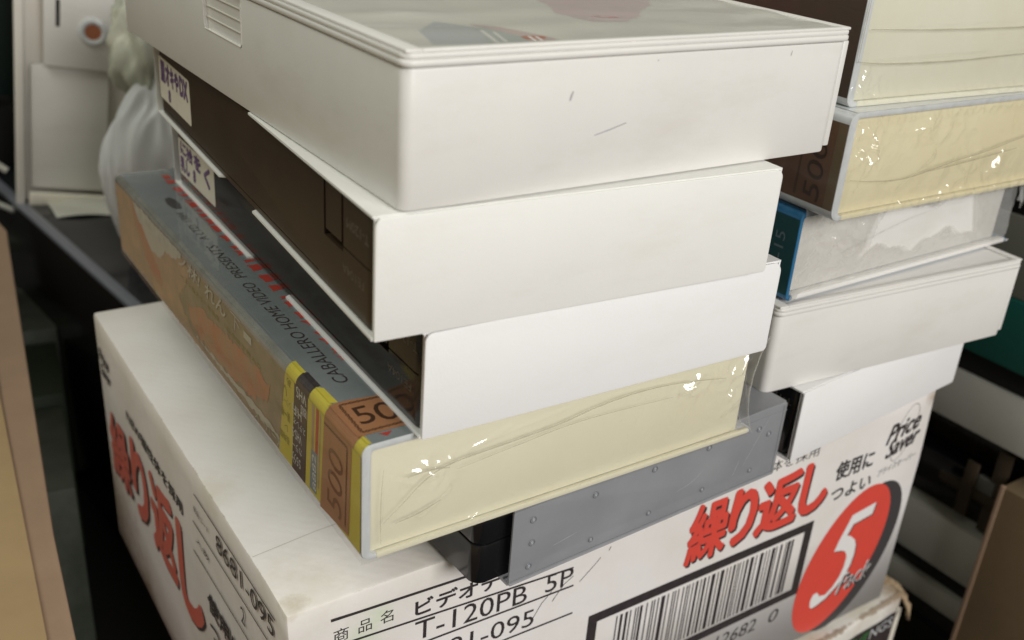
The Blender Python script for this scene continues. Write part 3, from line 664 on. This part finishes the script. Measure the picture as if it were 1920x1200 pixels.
words('panel_lettering', left_flip(0), [('VHS', 29.6, 35.6, -28.4, -25.4, .0, 0), ('18000', 29.4, 33.0, -24.6, -22.0), ('HiFi', 32.8, 38.2, -22.4, -19.6), ('ステレオ', 30.5, 38.0, -18.6, -16.6), ('VHS-5', 33.0, 38.8, -15.4, -12.6), ('カラー', 33, 39, -11.4, -9.2), ('55分', 34, 39.5, -8, -4.6)], M['rim'], D_, .26)
words('yellow_lettering', left_flip(0), [('あ', 39, 41.6, -28, -25.6), ('い', 42, 45, -25, -22), ('シリーズ', 39.5, 45.5, -21.4, -19.2), ('第一巻', 40.2, 46, -18, -15), ('レ', 42, 44, -13.6, -11.6), ('長時間', 41, 47, -10.4, -8)], M['olive_ink'], D_, .26)
polys('red_rule', lf, [[(-25.8, 6), (-24.4, 6), (-22.2, 27), (-22.2, 28.4), (-23.8, 28.4)]], M['red_line'], D_, .22)
polys('pale_rule', lf, [[(-27.4, 12), (-26.2, 12), (-24.6, 28.4), (-26.2, 28.4)], [(-23.8, 6), (-22.9, 6), (-20.9, 27.6), (-21.6, 28.2)]], M['peach'], D_, .22)
polys('blue_panel', lf, [[(-28.6, 3.4), (-24.6, 3.4), (-23.4, 15.6), (-27.2, 15.4)]], M['blue_tag'], D_, .24)
words('blue_lettering', left_up(0), [('8882', 4.2, 14.6, 24.4, 26.6, .01)], M['rim'], D_, .28)
polys('price_tag', lf, [[(-22.2, 1.8), (-6.2, 3.6), (-4.6, 28.6), (-19.2, 28.6)]], M['orange_tag'], D_, .28)
words('price_figures', left_up(0), [('500', 5.0, 22.6, 10.2, 18.2, .0, .1, -.08)], mat('faded_tag_ink', (.16, .07, .032), .5), D_, .32)
polys('price_tag_top', tp, [[(.9, 4.2), (24, 3.6), (24, 18.4), (12.4, 18.7), (5, 19.6), (.9, 19.2)]], M['orange_tag'], D_, .12)
words('price_figures_top', tp, [('5', 4.0, 8.2, 8.2, 15.8, .012, .05), ('0', 8.9, 14.0, 7.4, 15.4, .012, .05), ('0', 14.8, 19.6, 7.4, 15.4, .012)], M['tag_ink'], D_, .16)
def chain(name, fr, pts, r, mt, par, off):
    b = MB(); rd = random.Random(11)
    for (p, q) in zip(pts, pts[1:]):
        L_ = math.dist(p, q); n = max(2, int(L_/(r*1.7)))
        for i in range(n):
            k = (i+.5)/n; cx, cy = p[0]+(q[0]-p[0])*k, p[1]+(q[1]-p[1])*k
            rr = r*(1.0 if i % 2 else .75); ang = [j_/10*6.2832 for j_ in range(10)]
            for a0, a1 in zip(ang, ang[1:]+[6.2832]):
                b.face([fr(cx+rr*math.cos(a0), cy+rr*math.sin(a0), off), fr(cx+rr*math.cos(a1), cy+rr*math.sin(a1), off), fr(cx+rr*.5*math.cos(a1), cy+rr*.5*math.sin(a1), off), fr(cx+rr*.5*math.cos(a0), cy+rr*.5*math.sin(a0), off)])
    return b.build(name, mt, par, False)
chain('tag_border_top', tp, [(22, 17.4), (3.0, 18.2), (2.6, 5.4), (22, 5.4)], .48, M['tag_ink'], D_, .16)
chain('tag_border', lf, [(-19.4, 27), (-6.8, 27.2), (-8.0, 5.0)], .42, M['tag_ink'], D_, .32)
polys('red_corner', tp, [[(5.5, 3.3), (8.9, 3.3), (7.0, 1.8)]], M['red_line'], D_, .1)
words('top_lettering', top_back(H_), [('CABALLERO HOME VIDEO', 27.6, 92.5, -10.2, -6.7, .012, .12), ('PRESENTS', 96.5, 124, -10.2, -6.9, .012, .12), ('A LTD. 1984', 129, 156, -10, -7.4, .0, .12)], M['ink'], D_, .10)
rdm = random.Random(8); L2 = []; y = 38.0
while y < 196:
    ln = rdm.uniform(1.6, 6.5); x0 = 13.5+1.3*min(1, max(0, (y-60)/120))
    L2.append([(x0-rdm.uniform(.2, 1.0), y), (x0-rdm.uniform(-.2, .6), y+ln*.4), (x0-rdm.uniform(.6, 1.2), y+ln), (x0+2.4, y+ln*.9), (x0+2.4, y+.4)]); y += ln+rdm.uniform(1.2, 4.2)
polys('red_script', tp, L2, M['red_line'], D_, .1, .22)
polys('dark_oval', tp, [blob(9.6, 166, 1.9, 6.5, 20, .1, 0, 3)], M['ink_grey'], D_, .1)


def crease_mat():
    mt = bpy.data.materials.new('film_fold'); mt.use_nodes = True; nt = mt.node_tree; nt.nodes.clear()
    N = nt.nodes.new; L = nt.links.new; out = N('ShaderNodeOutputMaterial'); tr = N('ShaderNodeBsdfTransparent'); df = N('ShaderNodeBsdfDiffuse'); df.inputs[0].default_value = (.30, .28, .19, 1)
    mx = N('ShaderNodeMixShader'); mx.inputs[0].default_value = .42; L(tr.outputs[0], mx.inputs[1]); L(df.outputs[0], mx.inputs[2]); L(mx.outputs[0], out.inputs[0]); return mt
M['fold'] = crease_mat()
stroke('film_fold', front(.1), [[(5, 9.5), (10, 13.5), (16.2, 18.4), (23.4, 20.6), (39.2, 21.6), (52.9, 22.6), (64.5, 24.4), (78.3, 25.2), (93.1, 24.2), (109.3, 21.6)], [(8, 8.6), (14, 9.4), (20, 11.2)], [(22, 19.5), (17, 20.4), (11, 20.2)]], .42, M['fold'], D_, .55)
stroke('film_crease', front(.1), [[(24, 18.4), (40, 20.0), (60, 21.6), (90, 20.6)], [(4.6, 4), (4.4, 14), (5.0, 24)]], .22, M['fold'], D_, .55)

WG = [(7, 27, 12.5, 19, .7, 1.1), (8, 22, 14, 17, .5, .9), (5.5, 25, 10, 27, .4, .8), (14, 19, 9, 12, .5, .9), (9, 17, 7, 8, .35, .8), (24, 7.5, 42, 17.5, .62, 1.6), (28, 24.2, 36, 27.6, .5, 1.2), (70, 6, 78, 10.5, .55, 1.4), (10, 8.6, 58, 15, .16, .5), (58, 15, 110, 21, .18, .7),
      (50, 3.6, 59, 9.0, .6, 1.5), (57, 12, 66, 16, .3, .8), (30, 24.5, 37, 26.6, .4, .7), (3, 1.6, 110, 2, .2, .8), (74, 9, 78, 15, .4, .8)]
G_ = make_book_case((160.18, -12.85, 84.78), -.6, 'shrink-wrapped cream case with brown tagged spine, right stack, second from the top', 122, 203, 31.4,
                    M['rim'], M['rim'], M['cream_deep'], M['cardboard_dark'], M['film'], WG, t0=3.0, r0=3.2, fi=1.4, seed=5, crumple=((9, 21, 5, 8, 1.9, .24), (60, 9, 18, 7, 1.2, .13), (62, 1.8, 70, 1.8, .8, .3), (50, 29, 60, 1.6, .6, .3), (36, 24, 16, 4, 1.0, .14)))
polys('price_tag', left(0), [[(-26, 3.4), (-3.6, 3.4), (-3.6, 28), (-26, 28)]], mat('shaded_price_tag', (.20, .10, .055), .5, c2=(.15, .075, .04), vscale=90), G_, .12)  # tag colour darkened to paint in the shade between the stacks
words('price_figures', left_up(0), [('500', 4.2, 22, 5.6, 11.6, .0, .1)], M['tag_ink'], G_, .18)
chain('tag_border', left(0), [(-14.6, 4.4), (-14.2, 26)], .45, M['tag_ink'], G_, .18)

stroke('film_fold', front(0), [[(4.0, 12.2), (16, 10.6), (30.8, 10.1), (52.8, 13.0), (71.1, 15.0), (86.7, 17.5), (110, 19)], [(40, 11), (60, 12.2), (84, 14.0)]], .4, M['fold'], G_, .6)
WF = [(2, 13.2, 60, 14.0, .2, .6), (60, 14, 118, 12.4, .16, .6), (2, 22, 118, 23, .1, .7), (4, 3, 120, 2.4, .25, 1.0), (3, 3, 6, 12, .3, .8)]
F_ = make_book_case((163.45, -7.63, 116.27), -2.7, 'thick cream case in clear film with level folds, topmost of the right stack', 122, 203, 38,
                    M['rim'], M['rim'], mat('pale_cream_plastic', (.74, .73, .60), .33, c2=(.70, .68, .53), vscale=14), mat('dark_olive_print', (.05, .042, .028), .4, c2=(.10, .045, .03), vscale=30), M['film'], WF, t0=2.6, seed=9, crumple=((4, 4, 7, 5, .9, .3), (60, 36, 60, 4, .6, .2), (60, 2, 60, 2, .4, .2)))

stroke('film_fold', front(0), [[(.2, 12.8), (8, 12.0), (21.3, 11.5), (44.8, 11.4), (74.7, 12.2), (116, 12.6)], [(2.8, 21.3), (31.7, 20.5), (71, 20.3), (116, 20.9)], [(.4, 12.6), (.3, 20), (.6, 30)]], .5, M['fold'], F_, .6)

# case in the blue cover, its film torn open
Hc = make_book_case((159.18, -3.75, 56.17), 1.53, 'white case in a blue cover with torn loose film, below the cream case', 120.5, 203, 28.5,
                    M['blue'], M['blue'], M['plastic_white'], M['teal'], None, group=None, t0=1.4, ri=4.0, fi=3.0, r0=2.2)
words('spine_number', left_up(0), [('-15', 12.6, 21.0, 4.4, 8.0, .02)], M['blue_tag'], Hc, .16)
def torn(u, v):
    x = 1.2+u*119.6; z = .2+v*29.6
    y = -.5+1.5*min(1, u*9)*min(1, (1-v)*6) - .5*math.sin(x*.21+z*.25)*math.sin(z*.33)-.35*math.sin(x*.5-z*.6+1)*math.exp(-((x-22)/16)**2)
    g_ = math.exp(-((x-20)/14)**2-((z-15)/11)**2)+.35
    y += g_*1.3*abs(noise.noise(Vector((x*.22+z*.12, z*.25, 2.2))))+g_*.5*abs(noise.noise(Vector((x*.5, z*.55, 5))))
    return (x, min(y, 2.7), z)
b = MB(); nu, nv = 200, 60; vs = {}
for i in range(nu):
    for jn in range(nv):
        uc, vc = (i+.5)/nu, (jn+.5)/nv
        lo = .40+.07*math.sin(uc*21)+.03*math.sin(uc*57); hi = .74+.05*math.sin(uc*17+1)+.02*math.sin(uc*71)
        if .27+.1*vc < uc < .86-.10*vc and lo-.12 < vc < hi: continue       # the hole torn in the film
        q = []
        for (a, c) in ((i, jn), (i+1, jn), (i+1, jn+1), (i, jn+1)):
            if (a, c) not in vs: vs[(a, c)] = b.bm.verts.new(torn(a/nu, c/nv))
            q.append(vs[(a, c)])
        b.bm.faces.new(q)
b.build('torn_film', M['film_torn'], Hc, True, 180)
b = MB(); rd = random.Random(4)
b.grid(lambda u, v: (118+u*7+rd.uniform(-.3, .3), -1.2-1.4*math.sin(u*5+v*3)+v*2, 17+v*12-u*5+rd.uniform(-.4, .4)), 7, 7); b.build('film_tail', M['film_torn'], Hc, True, 180)
MB().box(2, 123.0, .2, 198, .02, .5, .15).build('bottom_card', M['rim'], Hc, True)
polys('inner_paper', front(3.0), [[(24, 9.8), (60, 9.3), (96, 8.8), (90, 18.6), (72, 18.4), (60, 17.2), (48, 15.0), (36, 12.4)]], M['plastic_white'], Hc, .3, .12)

# ------------------------------------------------------------------ cassette in a frosted sleeve
def frosted():
    mt, nt, p = new_mat('frosted_grey_plastic'); N = nt.nodes.new; L = nt.links.new
    p.inputs['Base Color'].default_value = (.41, .42, .44, 1); p.inputs['Roughness'].default_value = .33
    tr = N('ShaderNodeBsdfTransparent'); tr.inputs[0].default_value = (.85, .87, .9, 1); mx = N('ShaderNodeMixShader'); mx.inputs[0].default_value = .42
    out = nt.nodes['Material Output']; L(p.outputs[0], mx.inputs[1]); L(tr.outputs[0], mx.inputs[2]); L(mx.outputs[0], out.inputs[0]); return mt
M['frost'] = frosted()
_nt = M['frost'].node_tree; _p = _nt.nodes['Principled BSDF']; _n = _nt.nodes.new('ShaderNodeTexNoise'); _n.inputs['Scale'].default_value = 45; _n.inputs['Detail'].default_value = 7
_tc = _nt.nodes.new('ShaderNodeTexCoord'); _nt.links.new(_tc.outputs['Object'], _n.inputs['Vector']); _r = _nt.nodes.new('ShaderNodeValToRGB'); _r.color_ramp.elements[0].position = .3; _r.color_ramp.elements[1].position = .7
_r.color_ramp.elements[0].color = (.37, .38, .40, 1); _r.color_ramp.elements[1].color = (.45, .46, .48, 1); _nt.links.new(_n.outputs['Fac'], _r.inputs['Fac']); _nt.links.new(_r.outputs['Color'], _p.inputs['Base Color'])
M['marks'] = mat('marks_grey', (.20, .21, .23), .25); M['marks2'] = mat('marks_pale', (.36, .38, .40), .25)
E_ = thing('frosted_video_case', (53.99, -17.72, .05), 2.5, 'black cassette in frosted grey case with small round marks, lowest in the left stack', 'video case')
W, D, H = 104.5, 190, 26.6
b = MB()
b.prism(rounded(0, W, 0, H, .8, .8, 1.0, 2.2), 'y', 0, .7, .12)
b.box(0, W, .71, D, 0, .7); b.box(0, W, .71, D, H-.7, H); b.box(W-.7, W, .71, D, .71, H-.71); b.box(0, W, D-.7, D, .71, H-.71)
b.build('frosted_shell', M['frost'], E_, True, 35)
b = MB(); b.prism([(0, -.2), (W, -.2), (W, 0.02), (0, .02)], 'z', H-3.0, H-2.75)
b.build('rim_line', M['frost'], E_, False)
b = MB()
for (x, z) in ((6.4, 19.3), (6.6, 11.9), (6.2, 4.4), (27.5, 19.5), (27.6, 4.6), (49.3, 5.4), (49.2, 20.4), (71, 5.8), (71, 20.5), (92, 5.6), (92.8, 20.2), (98, 17)):
    s_ = .72 if z > 15 or x < 10 else .6
    b = MB(); b.ring((x, -.02, z), 'y', s_*1.25, .2); b.build('moulded_mark', M['marks'], E_, True, 180)
    b = MB(); b.ring((x, -.02, z), 'y', s_*.42, .2); b.build('moulded_dot', M['marks2'], E_, True, 180)
b = MB().vbox(-8.6, W-2, 3.4, D-3, 1.3, 13.6, 3.6, .5, 8).vbox(-8.5, W-2, 3.5, D-3, 13.75, 25.2, 3.6, .5, 8)
b.build('cassette', M['black_plastic'], E_, True, 30)
MB().vbox(-8.0, 20, 4.0, D-3.5, 13.4, 14.0, 3.4, 0).build('cassette_seam', M['slot'], E_, True)

stroke('fine_scratch', front(0), [[(88, 8), (92, 15), (97, 23)], [(84, 6), (86, 11)], [(60, 9), (66, 10.4), (70, 13)], [(14, 8), (22, 9.2)]], .09, mat('pale_scratch', (.50, .51, .52), .3), E_, .02)
b = MB(); b.box(.4, W-.4, -.1, .02, 1.5, 1.62); b.box(W-1.5, W-1.38, -.1, .02, 1, H-1); b.build('moulded_edge_lines', M['marks'], E_, False)

# ------------------------------------------------------------------ third stack, further right and behind
def slab(name, loc, yaw, label, cat, W, D, H, mt, group=None, r=.6, extra=None):
    t = thing(name, loc, yaw, label, cat, group)
    MB().box(0, W, 0, D, 0, H, r).build('case_shell', mt, t)
    if extra: extra(t, W, D, H)
    return t
def ends(t, W, D, H):
    MB().box(-.25, .1, 6, D-6, H*.5-.3, H*.5+.3).build('seam', M['slot'], t, False)
GB = 'cases stacked behind on the right'
slab('grey_case', (334, -60, -160), 0, 'thin dark case at the bottom of the blurred stack behind on the right', 'video case', 110, 200, 13, M['black_plastic'], GB)
slab('grey_case', (332, -60, -146.5), 0, 'thin pale case low in the blurred stack behind on the right', 'video case', 110, 196, 11, M['grey_white'], GB)
slab('black_cassette', (336, -58, -135.2), 0, 'thin black case sandwiched between two pale ones in the blurred right stack', 'video tape', 104, 190, 10.8, M['black_plastic'], GB)
slab('sleeved_video_tape', (330, -64, -124), 0, 'pale sleeved tape in the middle of the blurred right stack, below the brown clutter', 'video tape', 105, 200, 27, M['grey_white'], GB)
slab('black_cassette', (342, -50, -96.8), 2, 'black cassette behind brown straps in the blurred stack on the right', 'video tape', 104, 187, 24, M['black_plastic'], GB)
slab('black_cassette', (350, -50, -72.6), -1, 'black cassette right under the upper pale tape in the blurred right stack', 'video tape', 104, 187, 23.5, M['dark_tape'], GB)
slab('sleeved_video_tape', (330, -64, -49), 0, 'pale sleeved tape under the teal case in the blurred right stack', 'video tape', 105, 200, 24.5, M['grey_white'], GB)
slab('black_cassette', (334, -62, -24.4), 1, 'thin dark case directly beneath the teal case on the right', 'video tape', 104, 190, 11, M['slot'], GB)
slab('teal_case', (327, -66, -13), -1, 'deep teal green case at the right edge, behind the white plastic case', 'video case', 120, 200, 30, mat('teal_green_plastic', (.005, .10, .078), .5), GB)
slab('grey_case', (330, -66, 17.2), 0, 'dull grey case on top of the teal case at the right edge', 'video case', 120, 190, 34, mat('dull_grey_board', (.20, .20, .17), .6), GB)
slab('black_cassette', (334, -60, 51.4), 2, 'dark cassette above the dull grey case, at the right edge', 'video tape', 104, 188, 25, M['black_plastic'], GB)
slab('sleeved_video_tape', (330, -60, 76.6), 0, 'yellowish brown case above the dark cassette at the right edge', 'video tape', 104, 188, 27, mat('yellow_brown', (.20, .16, .06), .5), GB)
st = thing('brown_strap', (333, 2, -96.9), 0, 'loose brown strips lying across the dark gap of the blurred right stack', 'strap')
M['strap'] = mat('dark_brown_strap', (.05, .034, .018), .7)
st.rotation_euler = (math.radians(0), 0, 0)
MB().box(-1, .4, -30, 24, 16, 21, .4).box(.6, 2, -6, 1, 2, 44, .4).box(-2.4, -1.2, 6, 12, 6, 34, .3).build('strap', M['strap'], st)
MB().box(0, 4, -2, 7, 20, 28, 1).build('tag', mat('dull_tag', (.16, .16, .14), .6), st)
bx = thing('cardboard_box', (322, -235, -215.2), 0, 'brown cardboard box at the lower right edge', 'cardboard box')
MB().box(0, 200, 0, 227, 0, 154, .8).build('box_body', M['cardboard_dark'], bx)
MB().box(-.5, 1.3, 225.5, 227.6, 0, 154.2, .3).build('raw_edge', M['cardboard'], bx)
rc = thing('red_cloth', (312, -120, -215.2), 0, 'crumpled dark red cloth at the bottom right corner', 'cloth')
b = MB(); rd = random.Random(6)
b.grid(lambda u, v: (-10+u*30, 60+v*60, 18+24*math.sin(math.pi*u)*math.sin(math.pi*v)+2*math.sin(u*19+v*7)), 20, 24); b.build('folds', mat('red_cloth_fabric', (.20, .03, .03), .9), rc)

# ------------------------------------------------------------------ left background
cb = thing('cardboard_box', (-240, -260, -215.2), 0, 'tan cardboard box filling the lower left edge', 'cardboard box')
def L2W(x, y): return (x+240, y+260)
op = [L2W(-230, -260), L2W(-66, -260), L2W(-47.5, 0), L2W(-40, 62), L2W(-35, 117), L2W(0, 409), L2W(-6, 470), L2W(-230, 470)]
MB().prism(op, 'z', 0, 174.6, .8).build('box_body', M['cardboard'], cb)
fl2 = [L2W(-230, -260), L2W(-72, -260), L2W(-54, 0), L2W(-47, 66), L2W(-35, 214), L2W(-26, 300), L2W(-230, 300)]
MB().prism(fl2, 'z', 174.9, 176.4, .3).build('top_flap', mat('yellow_cardboard', (.37, .26, .13), .75, c2=(.33, .23, .12), vscale=30), cb)

GL = 'cases lying low in the gap on the left'
for i, (y0, y1, z, mk, lab) in enumerate([
        (250, 330, -112, 'grey_white', 'pale green grey case deep in the left gap, nearest to the carton'),
        (335, 400, -108, 'olive', 'dull olive case in the left gap, between two grey ones'),
        (405, 470, -102, 'grey_white', 'grey case deep in the left gap, in the middle of the row'),
        (475, 540, -104, 'ink_grey', 'dark grey case deep in the left gap beside the green one'),
        (545, 640, -98, 'grey_white', 'furthest pale case in the left gap, beside the black box')]):
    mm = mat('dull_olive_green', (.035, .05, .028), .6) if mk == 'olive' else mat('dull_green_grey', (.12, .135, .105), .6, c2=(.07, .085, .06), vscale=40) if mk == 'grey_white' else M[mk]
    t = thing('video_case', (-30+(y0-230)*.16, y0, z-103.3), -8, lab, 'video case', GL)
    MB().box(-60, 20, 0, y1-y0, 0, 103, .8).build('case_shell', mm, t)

bb = thing('black_box', (14, 437, -215.2), 0, 'black box with a shiny lid behind the stacks on the left', 'box')
ang = math.atan2(33-14, 437-283)   # its left side runs slightly towards the right as it comes nearer
q = lambda a, b_: (a*math.cos(ang)+b_*math.sin(ang), -b_*math.cos(ang)+a*math.sin(ang))
oc = [q(0, -120), q(0, 228), q(300, 228), q(300, -120)]
MB().prism(oc, 'z', 0, 174.5, 1.2).build('box_body', M['black_plastic'], bb)
li = [q(-.6, -120), q(-.6, 229), q(5.5, 229), q(5.5, -120)]
MB().prism(li, 'z', 172.8, 175.8, .6).build('lid_edge', mat('grey_blue_plastic', (.16, .17, .20), .35), bb)
li = [q(5.7, -119), q(5.7, 228), q(300, 228), q(300, -119)]
MB().prism(li, 'z', 174.7, 175.2, .2).build('lid', mat('dark_blue_grey_lid', (.010, .011, .014), .10), bb)

# white plastic tray standing on end on the black box
wt = thing('white_plastic_tray', (16, 448, -39.9), -14, 'upright white plastic tray with an orange dot, at the upper left', 'tray')
b = MB(); b.box(-4, 66, 8, 16, 0, 185, 1.2); b.box(-4, 1, -1, 8.2, 0, 185, 1.0); b.box(60, 65, -2, 8.2, 0, 185, 1.0); b.build('shell', M['plastic_warm'], wt)
MB().box(11, 59.5, -1.4, 7.8, 84, 185, 1.0).build('raised_panel', M['plastic_white'], wt)
MB().box(4, 46, 2.4, 7.9, 10, 83.6, 1.2).build('pocket', M['plastic_white'], wt)
b = MB(); b.ring((37, -1.5, 106), 'y', 6.2, 2.0, 28, 8); b.build('hub_ring', M['rim'], wt)
MB().prism(rounded(32.4, 41.6, 101.4, 110.6, 4.5, 4.5, 4.5, 4.5), 'y', -1.9, -1.45).build('orange_dot', mat('orange_brown_plastic', (.33, .11, .045), .6), wt)
MB().box(17.5, 19.6, -1.55, -1.3, 107, 122).build('slot', M['slot'], wt, False); MB().box(55.2, 57, -1.55, -1.3, 108, 130).build('slot', M['slot'], wt, False)
wt.rotation_euler = (0, math.radians(6.5), math.radians(-14))
MB().box(3, 58, -2.6, 2.2, 0, 8, 1).build('foot', M['sticker'], wt)

# crumpled clear bag behind the stack
bg_ = thing('plastic_bag', (75, 335, -39.8), 0, 'crumpled whitish plastic bag behind the left stack, beside the white tray', 'plastic bag')
from mathutils import noise
def fold(p, sc_): return 1-2*abs(noise.noise(Vector((p.x*sc_, p.y*sc_, p.z*sc_*.35))))
b = MB(); bmesh.ops.create_icosphere(b.bm, subdivisions=6, radius=1)
for v in b.bm.verts:
    p = v.co.copy(); k = 1+.22*noise.noise(p*1.4)+.13*fold(p, 1.5)+.045*fold(p+Vector((4, 2, 0)), 5)
    taper = 1-.45*max(0, p.z)**1.5
    v.co = Vector((p.x*36*k*taper+4, p.y*22*k*taper, 50+p.z*54*k))
    if v.co.z < .3: v.co.z = .3
bm_ = mat('milky_bag_plastic', (.66, .67, .69), .6, c2=(.56, .58, .60), vscale=20, bump=.3, bscale=90, spec=.25)
b.build('bag', bm_, bg_, True, 180)
b = MB(); bmesh.ops.create_icosphere(b.bm, subdivisions=5, radius=1)
for v in b.bm.verts:
    p = v.co.copy(); k = 1+.35*noise.noise(p*1.9+Vector((5, 0, 0)))+.22*fold(p, 2.4)+.1*fold(p, 6)
    v.co = Vector((p.x*19*k-2, p.y*14*k+6, 106+p.z*28*k))
b.build('knot', mat('greenish_bag_plastic', (.54, .54, .45), .6, spec=.25, c2=(.33, .36, .30), vscale=24, bump=.3, bscale=120), bg_, True, 180)
sh = thing('paper_sheet', (30, 436, -39.9), 0, 'white paper lying on the black box at the foot of the white tray', 'paper')
b = MB(); b.grid(lambda u, v: (-2+u*44, -20+v*28-u*10, .4+1.2*abs(math.sin(u*5+v*3))+2.5*u*v), 16, 12); b.build('sheet', M['grey_white'], sh)

# odds and ends beyond the tray
t = thing('brown_case', (-38, 520, -39.9), 0, 'brown case standing at the very upper left edge', 'video case')
MB().box(0, 52, 0, 30, 40, 230, 1).build('case_shell', mat('orange_brown_board', (.22, .11, .05), .6, c2=(.12, .06, .03), vscale=30), t)
MB().box(-4, 70, 6, 40, 0, 39, 1).build('base_block', M['slot'], t)
t = thing('teal_case', (26, 560, -39.9), 0, 'dark teal case standing just beyond the white tray', 'video case')
MB().box(0, 50, 0, 26, 0, 230, 1).build('case_shell', mat('dark_teal_board', (.012, .035, .032), .5), t)
t = thing('white_cable', (-14, 470, -46), 0, 'thin white cables tangled left of the white tray', 'cable')
MB().tube([(-30, 0, 38), (-8, 6, 40), (12, 0, 34), (26, -4, 22)], 2.0).tube([(-30, -6, 18), (-4, -4, 22), (14, -8, 6), (30, -10, -4)], 1.8).tube([(-24, 6, 2), (0, 2, 12), (18, -2, 14)], 1.6).build('cable', M['grey_white'], t)
